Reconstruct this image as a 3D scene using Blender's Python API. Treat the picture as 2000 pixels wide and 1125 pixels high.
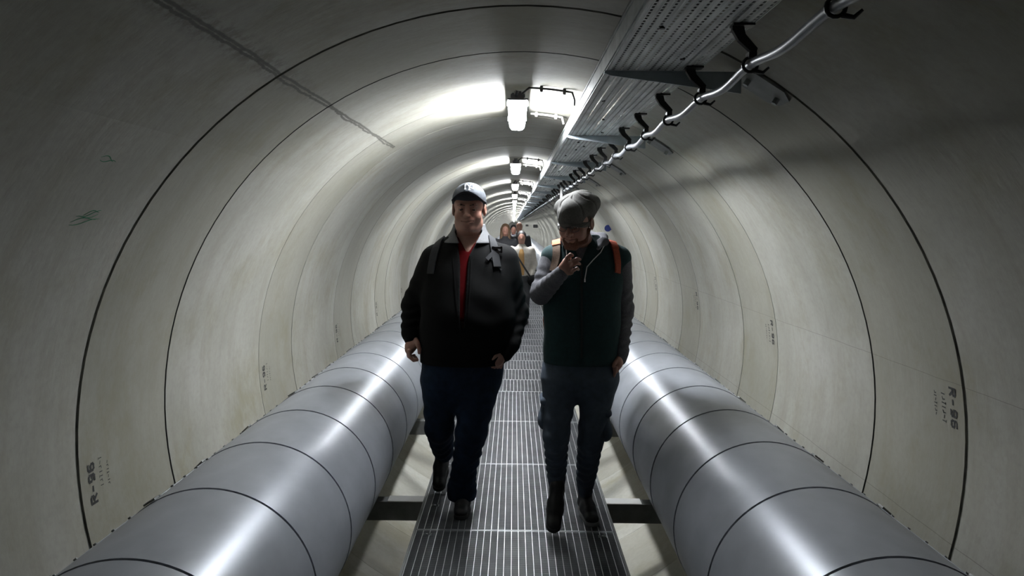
import bpy, bmesh, math, random
import numpy as np
from mathutils import Vector, Matrix
from mathutils.bvhtree import BVHTree

# ------------------------------------------------------------------ camera, world, exposure
S = bpy.context.scene
for o in list(bpy.data.objects): bpy.data.objects.remove(o)
COL = S.collection
F = 1400.0; PITCH = 0.08849; YAW = -0.00166; ROLL = 0.01149; EYE = 1.60

def ray(x, y):
    u = (x-1000)/F; v = -(y-562.5)/F
    cr, sr = math.cos(ROLL), math.sin(ROLL); u, v = u*cr-v*sr, u*sr+v*cr
    c, s = math.cos(PITCH), math.sin(PITCH)
    X = u; Y = c+v*s; Z = v*c-s
    cy, sy = math.cos(YAW), math.sin(YAW)
    return Vector((X*cy+Y*sy, -X*sy+Y*cy, Z))
CAM = Vector((0, 0, EYE))
def at(x, y, Y):
    d = ray(x, y); return CAM + d*(Y/d.y)

cd = bpy.data.cameras.new('camera'); cam = bpy.data.objects.new('camera', cd); COL.objects.link(cam)
r0 = ray(1000, 562.5).normalized(); rx = (ray(1000+F, 562.5)-ray(1000, 562.5)).normalized(); ru = rx.cross(r0)
cam.matrix_world = Matrix(((rx.x, ru.x, -r0.x, 0), (rx.y, ru.y, -r0.y, 0), (rx.z, ru.z, -r0.z, EYE), (0, 0, 0, 1)))
cd.sensor_width = 36; cd.lens = 36*F/2000; cd.clip_start = 0.05; cd.clip_end = 400
S.camera = cam
w = bpy.data.worlds.new('world'); S.world = w; w.use_nodes = True
w.node_tree.nodes['Background'].inputs[0].default_value = (0, 0, 0, 1)
w.node_tree.nodes['Background'].inputs[1].default_value = 0
S.view_settings.view_transform = 'Standard'; S.view_settings.look = 'None'
S.view_settings.exposure = 0.0; S.view_settings.gamma = 1.0; S.view_settings.use_curve_mapping = False
LAMP_POWER = 245.0
LAMP_Y0, LAMP_STEP, LAMP_LEN = 3.72, 3.82, 0.66
FAR = 168.0

# ------------------------------------------------------------------ helpers
random.seed(4)
def mat(name, col, rough=.6, metal=0.0, spec=.5, noise=0.0, scale=20.0, bump=0.0, bscale=200.0, emit=None, estr=0, coat=0, stretch=(1,1,1)):
    m = bpy.data.materials.new(name); m.use_nodes = True; nt = m.node_tree; b = nt.nodes['Principled BSDF']
    b.inputs['Base Color'].default_value = (*col, 1); b.inputs['Roughness'].default_value = rough
    b.inputs['Metallic'].default_value = metal; b.inputs['Specular IOR Level'].default_value = spec
    if coat: b.inputs['Coat Weight'].default_value = coat
    tc = nt.nodes.new('ShaderNodeTexCoord'); mp = nt.nodes.new('ShaderNodeMapping'); mp.inputs['Scale'].default_value = stretch
    nt.links.new(tc.outputs['Object'], mp.inputs[0])
    if noise:
        n = nt.nodes.new('ShaderNodeTexNoise'); n.inputs['Scale'].default_value = scale; n.inputs['Detail'].default_value = 6
        r = nt.nodes.new('ShaderNodeMapRange'); r.inputs[1].default_value = .3; r.inputs[2].default_value = .7
        r.inputs[3].default_value = 1-noise; r.inputs[4].default_value = 1+noise
        mx = nt.nodes.new('ShaderNodeMix'); mx.data_type = 'RGBA'; mx.blend_type = 'MULTIPLY'; mx.inputs[0].default_value = 1
        mx.inputs[6].default_value = (*col, 1)
        nt.links.new(mp.outputs[0], n.inputs['Vector']); nt.links.new(n.outputs[0], r.inputs[0])
        nt.links.new(r.outputs[0], mx.inputs[7]); nt.links.new(mx.outputs[2], b.inputs['Base Color'])
    if bump:
        n2 = nt.nodes.new('ShaderNodeTexNoise'); n2.inputs['Scale'].default_value = bscale; n2.inputs['Detail'].default_value = 3
        bp = nt.nodes.new('ShaderNodeBump'); bp.inputs['Strength'].default_value = bump; bp.inputs['Distance'].default_value = .004
        nt.links.new(mp.outputs[0], n2.inputs['Vector']); nt.links.new(n2.outputs[0], bp.inputs['Height']); nt.links.new(bp.outputs[0], b.inputs['Normal'])
    if emit:
        b.inputs['Emission Color'].default_value = (*emit, 1); b.inputs['Emission Strength'].default_value = estr
    return m

class MB:
    """collects simple shapes for one mesh"""
    def __init__(s): s.v = []; s.f = []; s.mi = []; s.sm = []
    def add(s, vs, fs, mi=0, smooth=False):
        o = len(s.v); s.v += [tuple(v) for v in vs]
        for f in fs: s.f.append([o+i for i in f]); s.mi.append(mi); s.sm.append(smooth)
    def box(s, a, b, mi=0):
        (x0, y0, z0), (x1, y1, z1) = a, b
        s.add([(x0,y0,z0),(x1,y0,z0),(x1,y1,z0),(x0,y1,z0),(x0,y0,z1),(x1,y0,z1),(x1,y1,z1),(x0,y1,z1)],
              [(0,3,2,1),(4,5,6,7),(0,1,5,4),(1,2,6,5),(2,3,7,6),(3,0,4,7)], mi)
    def bevbox(s, a, b, c=.004, mi=0, axis=1):
        # box with its four edges along one axis chamfered
        ax = [i for i in range(3) if i != axis]
        u0, u1, v0, v1 = a[ax[0]], b[ax[0]], a[ax[1]], b[ax[1]]
        prof = [(u0+c,v0),(u1-c,v0),(u1,v0+c),(u1,v1-c),(u1-c,v1),(u0+c,v1),(u0,v1-c),(u0,v0+c)]
        vs = []
        for t in (a[axis], b[axis]):
            for (u, v) in prof:
                q = [0,0,0]; q[axis] = t; q[ax[0]] = u; q[ax[1]] = v; vs.append(q)
        fs = [(i, (i+1)%8, 8+(i+1)%8, 8+i) for i in range(8)] + [tuple(range(7,-1,-1)), tuple(range(8,16))]
        s.add(vs, fs, mi)
    def tube(s, pts, r, n=8, mi=0, caps=True, up=None):
        pts = [Vector(p) for p in pts]; rs = r if isinstance(r, (list, tuple)) else [r]*len(pts)
        vs = []; fs = []; prev = None
        for i, p in enumerate(pts):
            t = (pts[min(i+1, len(pts)-1)]-pts[max(i-1, 0)]).normalized()
            if prev is None:
                a = Vector((0,0,1)) if abs(t.z) < .9 else Vector((1,0,0)); u = t.cross(a).normalized()
            else: u = (prev-t*prev.dot(t)).normalized()
            prev = u; v = t.cross(u)
            for k in range(n):
                an = 2*math.pi*k/n; vs.append(p+(u*math.cos(an)+v*math.sin(an))*rs[i])
        for i in range(len(pts)-1):
            for k in range(n): fs.append((i*n+k, i*n+(k+1)%n, (i+1)*n+(k+1)%n, (i+1)*n+k))
        s.add(vs, fs, mi, True)
        if caps:
            s.add([vs[k] for k in range(n)], [tuple(range(n-1,-1,-1))], mi); s.add(vs[-n:], [tuple(range(n))], mi)
    def ribbon(s, pts, ups, width, th, mi=0):
        """strap: centre points with surface normals"""
        vs = []; fs = []; n = len(pts)
        for i in range(n):
            p = Vector(pts[i]); t = (Vector(pts[min(i+1,n-1)])-Vector(pts[max(i-1,0)])).normalized()
            u = Vector(ups[i]).normalized(); sd = t.cross(u).normalized(); wd = width[i] if isinstance(width,(list,tuple)) else width
            vs += [p-sd*wd/2, p+sd*wd/2, p+sd*wd/2*.94+u*th, p-sd*wd/2*.94+u*th]
        for i in range(n-1):
            a = 4*i; b = a+4
            fs += [(a,a+1,b+1,b),(a+1,a+2,b+2,b+1),(a+2,a+3,b+3,b+2),(a+3,a,b,b+3)]
        fs += [(3,2,1,0), (4*n-4,4*n-3,4*n-2,4*n-1)]
        s.add(vs, fs, mi, False)
    def prism(s, poly, a, axis=1, t=.01, mi=0):
        """polygon in the two other axes extruded along axis from a to a+t"""
        ax = [i for i in range(3) if i != axis]; n = len(poly); vs = []
        for q in (a, a+t):
            for (u, v) in poly:
                p = [0,0,0]; p[axis] = q; p[ax[0]] = u; p[ax[1]] = v; vs.append(p)
        s.add(vs, [(i,(i+1)%n,n+(i+1)%n,n+i) for i in range(n)]+[tuple(range(n-1,-1,-1)), tuple(range(n,2*n))], mi)
    def build(s, name, mats, parent=None, loc=None, fix=True):
        me = bpy.data.meshes.new(name); me.from_pydata(s.v, [], s.f); me.validate()
        mats = mats if isinstance(mats, (list, tuple)) else [mats]
        for m in mats: me.materials.append(m)
        if len(me.polygons) == len(s.f):
            me.polygons.foreach_set('material_index', s.mi); me.polygons.foreach_set('use_smooth', s.sm)
        if fix:
            bm = bmesh.new(); bm.from_mesh(me); bmesh.ops.recalc_face_normals(bm, faces=bm.faces); bm.to_mesh(me); bm.free()
        o = bpy.data.objects.new(name, me); COL.objects.link(o)
        if parent: o.parent = parent
        if loc: o.location = loc
        return o
def empty(name, loc, label, cat, group=None):
    o = bpy.data.objects.new(name, None); COL.objects.link(o); o.location = loc; o.empty_display_size = .1
    return tag(o, label, cat, group)
def tag(o, label=None, cat=None, group=None, kind=None):
    if label: o['label'] = label
    if cat: o['category'] = cat
    if group: o['group'] = group
    elif 'group' in o: del o['group']
    if kind: o['kind'] = kind
    return o
def copy_tree(o, parent=None):
    c = o.copy(); COL.objects.link(c); c.parent = parent
    for ch in list(o.children): copy_tree(ch, c)
    return c
NTH = ['nearest', 'second', 'third', 'fourth', 'fifth', 'sixth', 'seventh', 'eighth']

# ------------------------------------------------------------------ materials
def concrete(gain=1.0, nm='tunnel_concrete'):
    m = bpy.data.materials.new(nm); m.use_nodes = True; nt = m.node_tree; N = nt.nodes; L = nt.links
    b = N['Principled BSDF']; b.inputs['Roughness'].default_value = .62; b.inputs['Specular IOR Level'].default_value = .35
    tc = N.new('ShaderNodeTexCoord'); sp = N.new('ShaderNodeSeparateXYZ'); L.new(tc.outputs['Object'], sp.inputs[0])
    def math_(op, a, b_=None, c=None):
        n = N.new('ShaderNodeMath'); n.operation = op
        for i, q in enumerate((a, b_, c)):
            if q is None: continue
            if isinstance(q, (int, float)): n.inputs[i].default_value = q
            else: L.new(q, n.inputs[i])
        return n.outputs[0]
    ang = math_('ARCTAN2', sp.outputs[0], sp.outputs[2])          # 0 at the crown, + to the right
    def noise(scx, scy, scale, det=5, rough=.6, off=0.0):
        cb = N.new('ShaderNodeCombineXYZ')
        # use position on the wall so that nothing wraps
        v = N.new('ShaderNodeVectorMath'); v.operation = 'MULTIPLY'; L.new(tc.outputs['Object'], v.inputs[0]); v.inputs[1].default_value = (scx, scy, scx)
        v2 = N.new('ShaderNodeVectorMath'); v2.operation = 'ADD'; L.new(v.outputs[0], v2.inputs[0]); v2.inputs[1].default_value = (off, off*1.7, off*.3)
        n = N.new('ShaderNodeTexNoise'); n.inputs['Scale'].default_value = scale; n.inputs['Detail'].default_value = det; n.inputs['Roughness'].default_value = rough
        L.new(v2.outputs[0], n.inputs['Vector']); return n.outputs[0]
    def ramp(f, a, b_, c=0., d=1.):
        n = N.new('ShaderNodeMapRange'); n.interpolation_type = 'SMOOTHSTEP'; L.new(f, n.inputs[0])
        n.inputs[1].default_value = a; n.inputs[2].default_value = b_; n.inputs[3].default_value = c; n.inputs[4].default_value = d
        return n.outputs[0]
    def mix(f, a, b_, mode='MIX'):
        n = N.new('ShaderNodeMix'); n.data_type = 'RGBA'; n.blend_type = mode
        if isinstance(f, (int, float)): n.inputs[0].default_value = f
        else: L.new(f, n.inputs[0])
        for i, q in ((6, a), (7, b_)):
            if isinstance(q, tuple): n.inputs[i].default_value = (*q, 1)
            else: L.new(q, n.inputs[i])
        return n.outputs[2]
    base = mix(ramp(noise(1, 1, 2.2), .3, .7), (.46, .455, .42), (.56, .555, .525))
    # circumferential streaks (fine along the tunnel, long round the ring)
    st = ramp(noise(.5, 4, 2.6, 6, .6, 3.1), .42, .78)
    base = mix(math_('MULTIPLY', st, .38), base, (.36, .33, .26))
    # brown-green blotches
    bl = ramp(noise(1, 1.3, 1.9, 7, .72, 9.), .47, .74)
    base = mix(math_('MULTIPLY', bl, .62), base, (.33, .30, .19))
    fine = ramp(noise(1, 1, 38, 4, .6, 1.), .35, .75)
    base = mix(math_('MULTIPLY', fine, .22), base, (.30, .29, .26))
    # each short ring is a little dirtier than the long ring beside it
    k = math_('FRACT', math_('DIVIDE', math_('SUBTRACT', sp.outputs[1], 2.357), 1.7305))
    short = math_('LESS_THAN', k, .354)
    base = mix(math_('MULTIPLY', short, .38), base, (.30, .285, .23))
    # ragged repaired crack along the upper left, stained dark
    wob = noise(0.0, 1, 2.2, 7, .72, 5.)
    wob2 = noise(0.0, 1, 2.6, 7, .72, 15.)
    a1 = math_('ADD', ang, math_('MULTIPLY', math_('SUBTRACT', wob, .5), .03))
    a2 = math_('ADD', ang, math_('MULTIPLY', math_('SUBTRACT', wob2, .5), .045))
    dA = math_('ABSOLUTE', math_('ADD', a1, math_('RADIANS', 31.6)))
    dB = math_('ABSOLUTE', math_('ADD', a2, math_('RADIANS', 32.1)))
    ln = math_('MAXIMUM', ramp(dA, .002, .0055, 1, 0), ramp(dB, .002, .005, 1, 0))
    band = math_('MULTIPLY', ramp(dA, .01, .05, 1, 0), ramp(noise(4, 4, 6, 6, .7, 2.), .4, .6))
    inY = math_('MULTIPLY', math_('LESS_THAN', sp.outputs[1], 4.55), 1.0)
    nearY = ramp(sp.outputs[1], 1.9, 3.2, 1, .15)
    base = mix(math_('MULTIPLY', math_('MULTIPLY', band, .55), math_('MULTIPLY', inY, nearY)), base, (.13, .12, .10))
    base = mix(math_('MULTIPLY', math_('MULTIPLY', ln, .85), inY), base, (.10, .095, .085))
    # fine casting seams low on both sides
    for deg, wd in ((79.2, .0007), (100.3, .0008), (-112., .0007)):
        wv = math_('MULTIPLY', math_('SUBTRACT', noise(0, 1, 2.0, 4, .6, deg), .5), .012)
        stp = math_('MULTIPLY', math_('SINE', math_('MULTIPLY', math_('FLOOR', math_('DIVIDE', math_('SUBTRACT', sp.outputs[1], 2.357), 1.7305)), 12.9)), .006)
        d = math_('ABSOLUTE', math_('SUBTRACT', math_('ADD', math_('ADD', ang, wv), stp), math.radians(deg)))
        base = mix(math_('MULTIPLY', ramp(d, wd*.6, wd*1.6, 1, 0), .55), base, (.16, .15, .13))
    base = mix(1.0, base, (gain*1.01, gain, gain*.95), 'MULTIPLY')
    L.new(base, b.inputs['Base Color'])
    bp = N.new('ShaderNodeBump'); bp.inputs['Strength'].default_value = .25; bp.inputs['Distance'].default_value = .006
    L.new(noise(1, 3, 9, 6, .6, 4.), bp.inputs['Height']); L.new(bp.outputs[0], b.inputs['Normal'])
    return m
M = {}
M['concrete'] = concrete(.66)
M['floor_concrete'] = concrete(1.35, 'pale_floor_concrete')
M['joint'] = mat('joint_mortar', (.085, .088, .082), .8, noise=.3, scale=15)
M['joint_grey'] = mat('grey_joint_mortar', (.19, .19, .165), .8, noise=.4, scale=12)
M['galv'] = mat('galvanised_cladding', (.35, .37, .41), .36, metal=.24, spec=.3, noise=.10, scale=9, bump=.05, bscale=30, stretch=(1, .6, 1))
M['dark'] = mat('insulation_seam_shade', (.012, .012, .013), .9)  # near-black puts the shade of the seam gaps into the core colour
M['steel'] = mat('galvanised_steel', (.36, .38, .38), .48, metal=.7, noise=.22, scale=18)
M['steel_dull'] = mat('dull_steel', (.17, .175, .17), .55, metal=.4, noise=.25, scale=10)
M['grate'] = mat('grating_steel', (.30, .31, .325), .42, metal=.75, noise=.2, scale=6)
M['grate_edge'] = mat('bright_grating_bars', (.60, .62, .64), .36, metal=.75, noise=.12, scale=9)
M['tray'] = mat('perforated_tray_steel', (.55, .57, .57), .5, metal=.3, noise=.3, scale=7, stretch=(3, .8, 3))
M['arm'] = mat('bracket_steel', (.42, .48, .52), .45, metal=.5, noise=.15, scale=14)
M['black'] = mat('black_plastic', (.014, .014, .015), .38)
M['cable'] = mat('silver_cable', (.22, .23, .25), .4, metal=.5, noise=.1, scale=20)
M['white_plastic'] = mat('pale_conduit_plastic', (.62, .61, .56), .5)
M['housing'] = mat('lamp_housing_grey', (.10, .10, .105), .5)
M['diffuser'] = mat('lit_lamp_diffuser', (.9, .92, .95), .3, emit=(.93, .965, 1.0), estr=LAMP_POWER)
M['diffuser_end'] = mat('lamp_diffuser_end', (.9, .92, .95), .3, emit=(.93, .965, 1.0), estr=2.2)
M['paint'] = mat('black_stencil_paint', (.03, .03, .03), .8, noise=.3, scale=60)
M['chalk'] = mat('green_chalk', (.03, .16, .08), .9)
M['blue'] = mat('blue_sign', (.008, .02, .13), .5)
M['rubber'] = mat('black_rubber', (.01, .01, .01), .7)

# ------------------------------------------------------------------ the tunnel lining
TX, TZ, TR = .033, EYE-.804, 1.5
PER = 1.7305
JA, JB = 2.357, 2.970
random.seed(11)
joints = []
for k in range(-6, 94):
    joints.append((JA+PER*k, {0: .018, 1: .006, 2: .006}.get(k, random.choice((.006, .008, .012))), 0 if k == 2 or (k and random.random() < .8) else 1))
    joints.append((JB+PER*k, {0: .013, 1: .012, 2: .010}.get(k, random.choice((.008, .012, .016))), {1: 1}.get(k, 0)))
joints.sort()
Y_START, Y_END = -8.0, FAR
joints = [j for j in joints if Y_START+.3 < j[0] < Y_END-.3]
def lining(name, a0, a1, n):
    mb = MB(); cuts = [Y_START]
    for j, wd, g in joints: cuts += [j-wd/2, j+wd/2]
    cuts.append(Y_END)
    def ring(r, y): return [(r*math.sin(a0+(a1-a0)*i/n), y, r*math.cos(a0+(a1-a0)*i/n)) for i in range(n+1)]
    def strip(r0, y0, r1, y1, mi):
        A = ring(r0, y0); B = ring(r1, y1)
        mb.add(A+B, [(i, i+1, n+2+i, n+1+i) for i in range(n)], mi, True)
    for i in range(0, len(cuts), 2):
        strip(TR, cuts[i], TR, cuts[i+1], 0)
    RG = TR+(.001 if name == 'floor' else .006)
    for j, wd, g in joints:
        mi = 1+g
        strip(TR, j-wd/2, RG, j-wd/2, mi); strip(RG, j-wd/2, RG, j+wd/2, mi); strip(RG, j+wd/2, TR, j+wd/2, mi)
    o = mb.build(name, [M['floor_concrete']]*3 if name == 'floor' else [M['concrete'], M['joint'], M['joint_grey']], loc=(TX, 0, TZ), fix=False)
    o['kind'] = 'structure'; return o
D = math.radians
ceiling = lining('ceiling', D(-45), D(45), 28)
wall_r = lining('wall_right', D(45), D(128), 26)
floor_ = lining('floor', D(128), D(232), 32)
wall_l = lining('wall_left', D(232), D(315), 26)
mb = MB(); nn = 48
mb.add([(0, 0, 0)]+[(TR*math.sin(2*math.pi*i/nn), 0, TR*math.cos(2*math.pi*i/nn)) for i in range(nn)], [(0, 1+i, 1+(i+1) % nn) for i in range(nn)])
wb = mb.build('wall_end', mat('end_bulkhead_concrete', (.42, .42, .40), .8, noise=.15, scale=2), loc=(TX, FAR-.01, TZ)); wb['kind'] = 'structure'

def on_wall(deg, y, off=.0015):
    a = D(deg); r = TR-off
    return Vector((TX+r*math.sin(a), y, TZ+r*math.cos(a)))

# stencilled ring numbers: strokes on a unit grid, x = reading direction, y = up
GL = {'R': [[(0,0),(0,1),(.55,1),(.68,.88),(.68,.62),(.55,.5),(0,.5)], [(.3,.5),(.7,0)]],
      '-': [[(.15,.45),(.5,.45)]],
      '9': [[(.65,.45),(.2,.42),(.05,.6),(.05,.85),(.2,1),(.5,1),(.65,.85),(.65,.2),(.5,0),(.1,0)]],
      '6': [[(.6,1),(.2,1),(.03,.8),(.03,.2),(.18,0),(.5,0),(.65,.15),(.65,.4),(.5,.55),(.05,.5)]],
      '5': [[(.62,1),(.08,1),(.05,.58),(.48,.6),(.65,.45),(.65,.15),(.5,0),(.05,0)]],
      '0': [[(.1,.1),(.05,.85),(.3,1),(.6,.85),(.62,.15),(.35,0),(.1,.1)]],
      'a': [[(.3,.1),(.35,.7)]], 'b': [[(.1,.2),(.6,.3),(.5,.7)]], 'c': [[(.2,.8),(.55,.75)], [(.4,.6),(.35,.1)]], 'd': [[(.1,.5),(.7,.4)]],
      '1': [[(.15,.8),(.38,1),(.38,0)]], '2': [[(.05,.85),(.3,1),(.6,.85),(.6,.6),(.05,0),(.65,0)]],
      '7': [[(.05,1),(.65,1),(.25,0)]], '.': [[(.25,.0),(.3,.05)]], '/': [[(.1,0),(.6,1)]]}
def stencil(text, deg0, y0, arc, h, side, lw, parent, name='stencil_number'):
    """text runs round the ring; arc = degrees per character; letters' up direction = along the tunnel"""
    mb = MB()
    for i, ch in enumerate(text):
        for st in GL[ch]:
            for (p, q) in zip(st[:-1], st[1:]):
                def P(t): return (i+t[0]*.95, t[1])
                a = P(p); b = P(q); dx, dy = b[0]-a[0], b[1]-a[1]
                # in metres: x step = arc*TR
                cx = D(abs(arc))*TR; l = math.hypot(dx*cx, dy*h) or 1e-6
                nx, ny = -dy*h/l*lw/2, dx*cx/l*lw/2
                ex, ey = dx*cx/l*lw/2, dy*h/l*lw/2
                vs = []
                for (pt, sg) in ((a, -1), (b, 1)):
                    for s2 in (-1, 1):
                        mx = pt[0]*cx+sg*ex+s2*nx; my = pt[1]*h+sg*ey+s2*ny
                        vs.append(on_wall(deg0+math.copysign(1, arc)*math.degrees(mx/TR), y0+side*my))
                mb.add(vs, [(0, 1, 3, 2)])
    o = mb.build(name, M['paint'], fix=False); o.parent = parent; o.matrix_parent_inverse = parent.matrix_world.inverted()
    return o
bpy.context.view_layer.update()
def P_inv(o, parent):
    o.parent = parent; o.matrix_parent_inverse = Matrix.Translation(-parent.location); return o
for k in range(0, 5):
    yj = JA+PER*k
    txt = 'R-96'
    P_inv(stencil(txt, 80.0, yj+.082, 1.45, .030, -1, .008, wall_r), wall_r)
    P_inv(stencil('abcabdc', 81.0, yj+.135, .62, .028, -1, .004, wall_r, 'faded_handwriting'), wall_r)
    P_inv(stencil('badcabd', 81.2, yj+.18, .5, .02, -1, .0035, wall_r, 'faded_handwriting'), wall_r)
    P_inv(stencil(txt, -97.0, yj+.088, 1.45, .032, -1, .009, wall_l), wall_l)
    P_inv(stencil('abcabdc', -95.5, yj+.138, .62, .026, -1, .003, wall_l, 'faded_handwriting'), wall_l)
    P_inv(stencil('badcabd', -95.8, yj+.178, .5, .018, -1, .003, wall_l, 'faded_handwriting'), wall_l)
for (deg, y, ln, nst, sl) in ((-57, 2.07, .13, 5, 1.), (-49.6, 1.985, .075, 2, -.5)):
    mb = MB()
    for i in range(nst):
        pts = []
        for j in range(9):
            t = j/8-.5; pts.append(on_wall(deg+(i-nst/2)*.35*(1+.5*math.sin(i*3))+math.sin(t*5+i*2)*.25+sl*t*.5, y+t*ln*(1-.12*i)+.01*math.sin(i*5), .001))
        ups = [Vector((TX, p.y, TZ))-p for p in pts]
        mb.ribbon(pts, ups, [.0006+.0022*math.sin(math.pi*(j+.5)/9) for j in range(9)], .0006)
    P_inv(mb.build('chalk_mark', M['chalk']), wall_l)

# ------------------------------------------------------------------ ceiling lamps with their wiring
def make_lamp():
    t = empty('tunnel_lamp', (.012, LAMP_Y0, 0), '', 'lamp')
    L = LAMP_LEN; zc = EYE+.696
    h = MB(); h.bevbox((-.053, -.030, EYE+.628), (.053, L+.030, EYE+.635), .003)  # lip shaped wider and longer than the diffuser to shade the ceiling
    h.bevbox((-.036, -.026, EYE+.634), (.036, L+.026, EYE+.662), .008)
    h.build('housing', M['housing'], t)
    for q in (.10, L-.14):
        b = MB(); b.box((-.018, q, EYE+.661), (.018, q+.04, EYE+.6935)); b.build('mounting_block', M['housing'], t)
    for q in (.05, L-.07):
        for g_ in (-1, 1):
            b = MB(); b.box((min(g_*.050, g_*.056), q, EYE+.612), (max(g_*.050, g_*.056), q+.02, EYE+.638)); b.build('clip', M['steel'], t)
    d = MB(); pr = [(-.044, EYE+.6275), (-.048, EYE+.606), (-.043, EYE+.580), (-.030, EYE+.566), (-.006, EYE+.564), (0, EYE+.5675), (.006, EYE+.564), (.030, EYE+.566), (.043, EYE+.580), (.048, EYE+.606), (.044, EYE+.6275)]
    d.prism(pr, .0, 1, L); d.mi[-1] = d.mi[-2] = 1; d.build('diffuser', [M['diffuser'], M['diffuser_end']], t)
    g = MB(); g.tube([(-.008, -.024, EYE+.650), (-.008, -.040, EYE+.655), (-.004, -.046, EYE+.668)], .009, 8); g.build('cable_gland', M['black'], t)
    return t
def ceil_z(x, off=0.): return TZ+math.sqrt((TR-off)**2-(x-TX)**2)
def make_wire(yy, r, m, name, clipm, x0, x1, clips, cat):
    t = empty(name, (0, yy, 0), '', cat)
    mb = MB(); pts = []
    for i in range(15):
        x = x0+(x1-x0)*i/14; off = .012 + (.03*(1-i/2) if i < 2 and name == 'lamp_cable' else 0)
        pts.append((x, 0, ceil_z(x, off)))
    if name == 'lamp_cable':
        pts += [(x1+.012, .0, ceil_z(x1, .05)), (x1+.012, .01, EYE+.60)]
    else: pts += [(x1+.01, .0, EYE+.62)]
    mb.tube(pts, r, 8); mb.build('sheath', m, t)
    for cx in clips:
        c = MB(); z = ceil_z(cx); c.bevbox((cx-.008, -.012, z-.03), (cx+.008, .012, z-.001), .003); c.build('clip', clipm, t)
    return t
lamp0 = make_lamp(); wireA = make_wire(LAMP_Y0-.05, .0055, M['black'], 'lamp_cable', M['black'], TX+.0, .285, (.13, .245), 'cable')
wireB = make_wire(LAMP_Y0+.78, .007, M['white_plastic'], 'ceiling_conduit', M['white_plastic'], TX+.06, .29, (.13, .25), 'conduit')
k = 0
for i in range(0, 43):
    y = LAMP_Y0+LAMP_STEP*i
    if i == 0: tri = (lamp0, wireA, wireB)
    else: tri = (copy_tree(lamp0), copy_tree(wireA) if i < 10 else None, copy_tree(wireB) if i < 10 else None)
    tri[0].location.y = y
    if tri[1]: tri[1].location.y = y-.05
    if tri[2]: tri[2].location.y = y+.78
    if i == -2:
        tag(tri[0], 'lit tube lamp on the ceiling behind the photographer', 'lamp')
        tag(tri[1], 'black cable of the lamp behind the photographer', 'cable'); tag(tri[2], 'pale conduit of the lamp behind the photographer', 'conduit')
    elif i < 5:
        tag(tri[0], f'white lit tube lamp under the ceiling, {NTH[i]} lamp from the camera', 'lamp', 'ceiling lamps in a row')
        tag(tri[1], f'thin black cable clipped to the ceiling from the {NTH[i]} lamp to the tray', 'cable', 'black lamp cables')
        tag(tri[2], f'pale conduit clipped to the ceiling beyond the {NTH[i]} lamp', 'conduit', 'pale ceiling conduits')
    else:
        tag(tri[0], 'distant lit tube lamp merging into the bright line of ceiling lamps', 'lamp', 'distant ceiling lamps')
        if tri[1]: tag(tri[1], 'tiny black cable beside a distant lamp on the ceiling', 'cable', 'distant black lamp cables')
        if tri[2]: tag(tri[2], 'tiny pale conduit beside a distant lamp on the ceiling', 'conduit', 'distant pale conduits')

# ------------------------------------------------------------------ the two clad pipes
PR, SEC = .354, .495
def make_section(mirror):
    mb = MB(); n = 72
    prof = [(0, PR-.026), (0, PR+.0012), (.06, PR+.0008), (SEC-.0075, PR-.0012), (SEC-.0065, PR-.026)]
    for j in range(len(prof)-1):
        vs = [(r*math.cos(2*math.pi*i/n), y, r*math.sin(2*math.pi*i/n)) for (y, r) in prof[j:j+2] for i in range(n)]
        mb.add(vs, [(i, (i+1) % n, n+(i+1) % n, n+i) for i in range(n)], 0, True)
    # longitudinal lap with screws high on the outer side
    a0 = D(128 if mirror else 52)
    for s in range(5):
        y = .06+s*.095; c = Vector(((PR+.002)*math.cos(a0), y, (PR+.002)*math.sin(a0))); u = Vector((math.cos(a0), 0, math.sin(a0)))
        mb.tube([c-u*.002, c+u*.004], .0055, 6, 1)
    pts = []; ups = []
    for s in range(2): pts.append(Vector(((PR)*math.cos(a0+.03), .036+s*(SEC-.05), PR*math.sin(a0+.03)))); ups.append(Vector((math.cos(a0), 0, math.sin(a0))))
    mb.ribbon(pts, ups, .018, .0015)
    # overlap latch at the seam
    c = Vector(((PR+.003)*math.cos(a0), .012, (PR+.003)*math.sin(a0))); u = Vector((math.cos(a0), 0, math.sin(a0))); tt = Vector((-u.z, 0, u.x))
    mb.ribbon([c-tt*.022, c+tt*.022], [u, u], .03, .006, 1)
    me = mb.build('cladding_section', [M['galv'], M['steel_dull']], fix=False)
    return me
for side, cx, cz, y0 in (('left', -.988, EYE-1.222, 2.27), ('right', 1.010, EYE-1.203, 1.80)):
    t = empty('clad_pipe', (cx, 0, cz), f'fat pipe in shiny galvanised sheet cladding along the {side} wall', 'pipe', 'pair of clad pipes')
    y = y0-SEC*5; first = make_section(side == 'left'); cnt = 0
    while y < FAR-1:
        if cnt < 99:
            o = first if cnt == 0 else first.copy()
            if cnt: COL.objects.link(o)
            o.parent = t; o.location = (0, y, 0); rr = random.uniform(-.12, .12); o.rotation_euler = (0, rr, 0)
        else: break
        y += SEC; cnt += 1
    rest = MB()
    n = 40; pr = []; yy = y
    while yy < FAR-1: pr += [(yy, PR), (yy+SEC-.008, PR), (yy+SEC-.006, PR-.02), (yy+SEC, PR-.02)]; yy += SEC
    vs = [(r*math.cos(2*math.pi*i/n), q, r*math.sin(2*math.pi*i/n)) for (q, r) in pr for i in range(n)]
    rest.add(vs, [(j*n+i, j*n+(i+1) % n, (j+1)*n+(i+1) % n, (j+1)*n+i) for j in range(len(pr)-1) for i in range(n)], 0, True)
    ro = rest.build('cladding_section', M['galv'], t, fix=False); ro['kind'] = 'stuff'
    core = MB(); core.tube([(0, y0-SEC*5+.02, 0), (0, FAR-1, 0)], PR-.014, 40); core.build('insulation_core', M['dark'], t)

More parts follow.
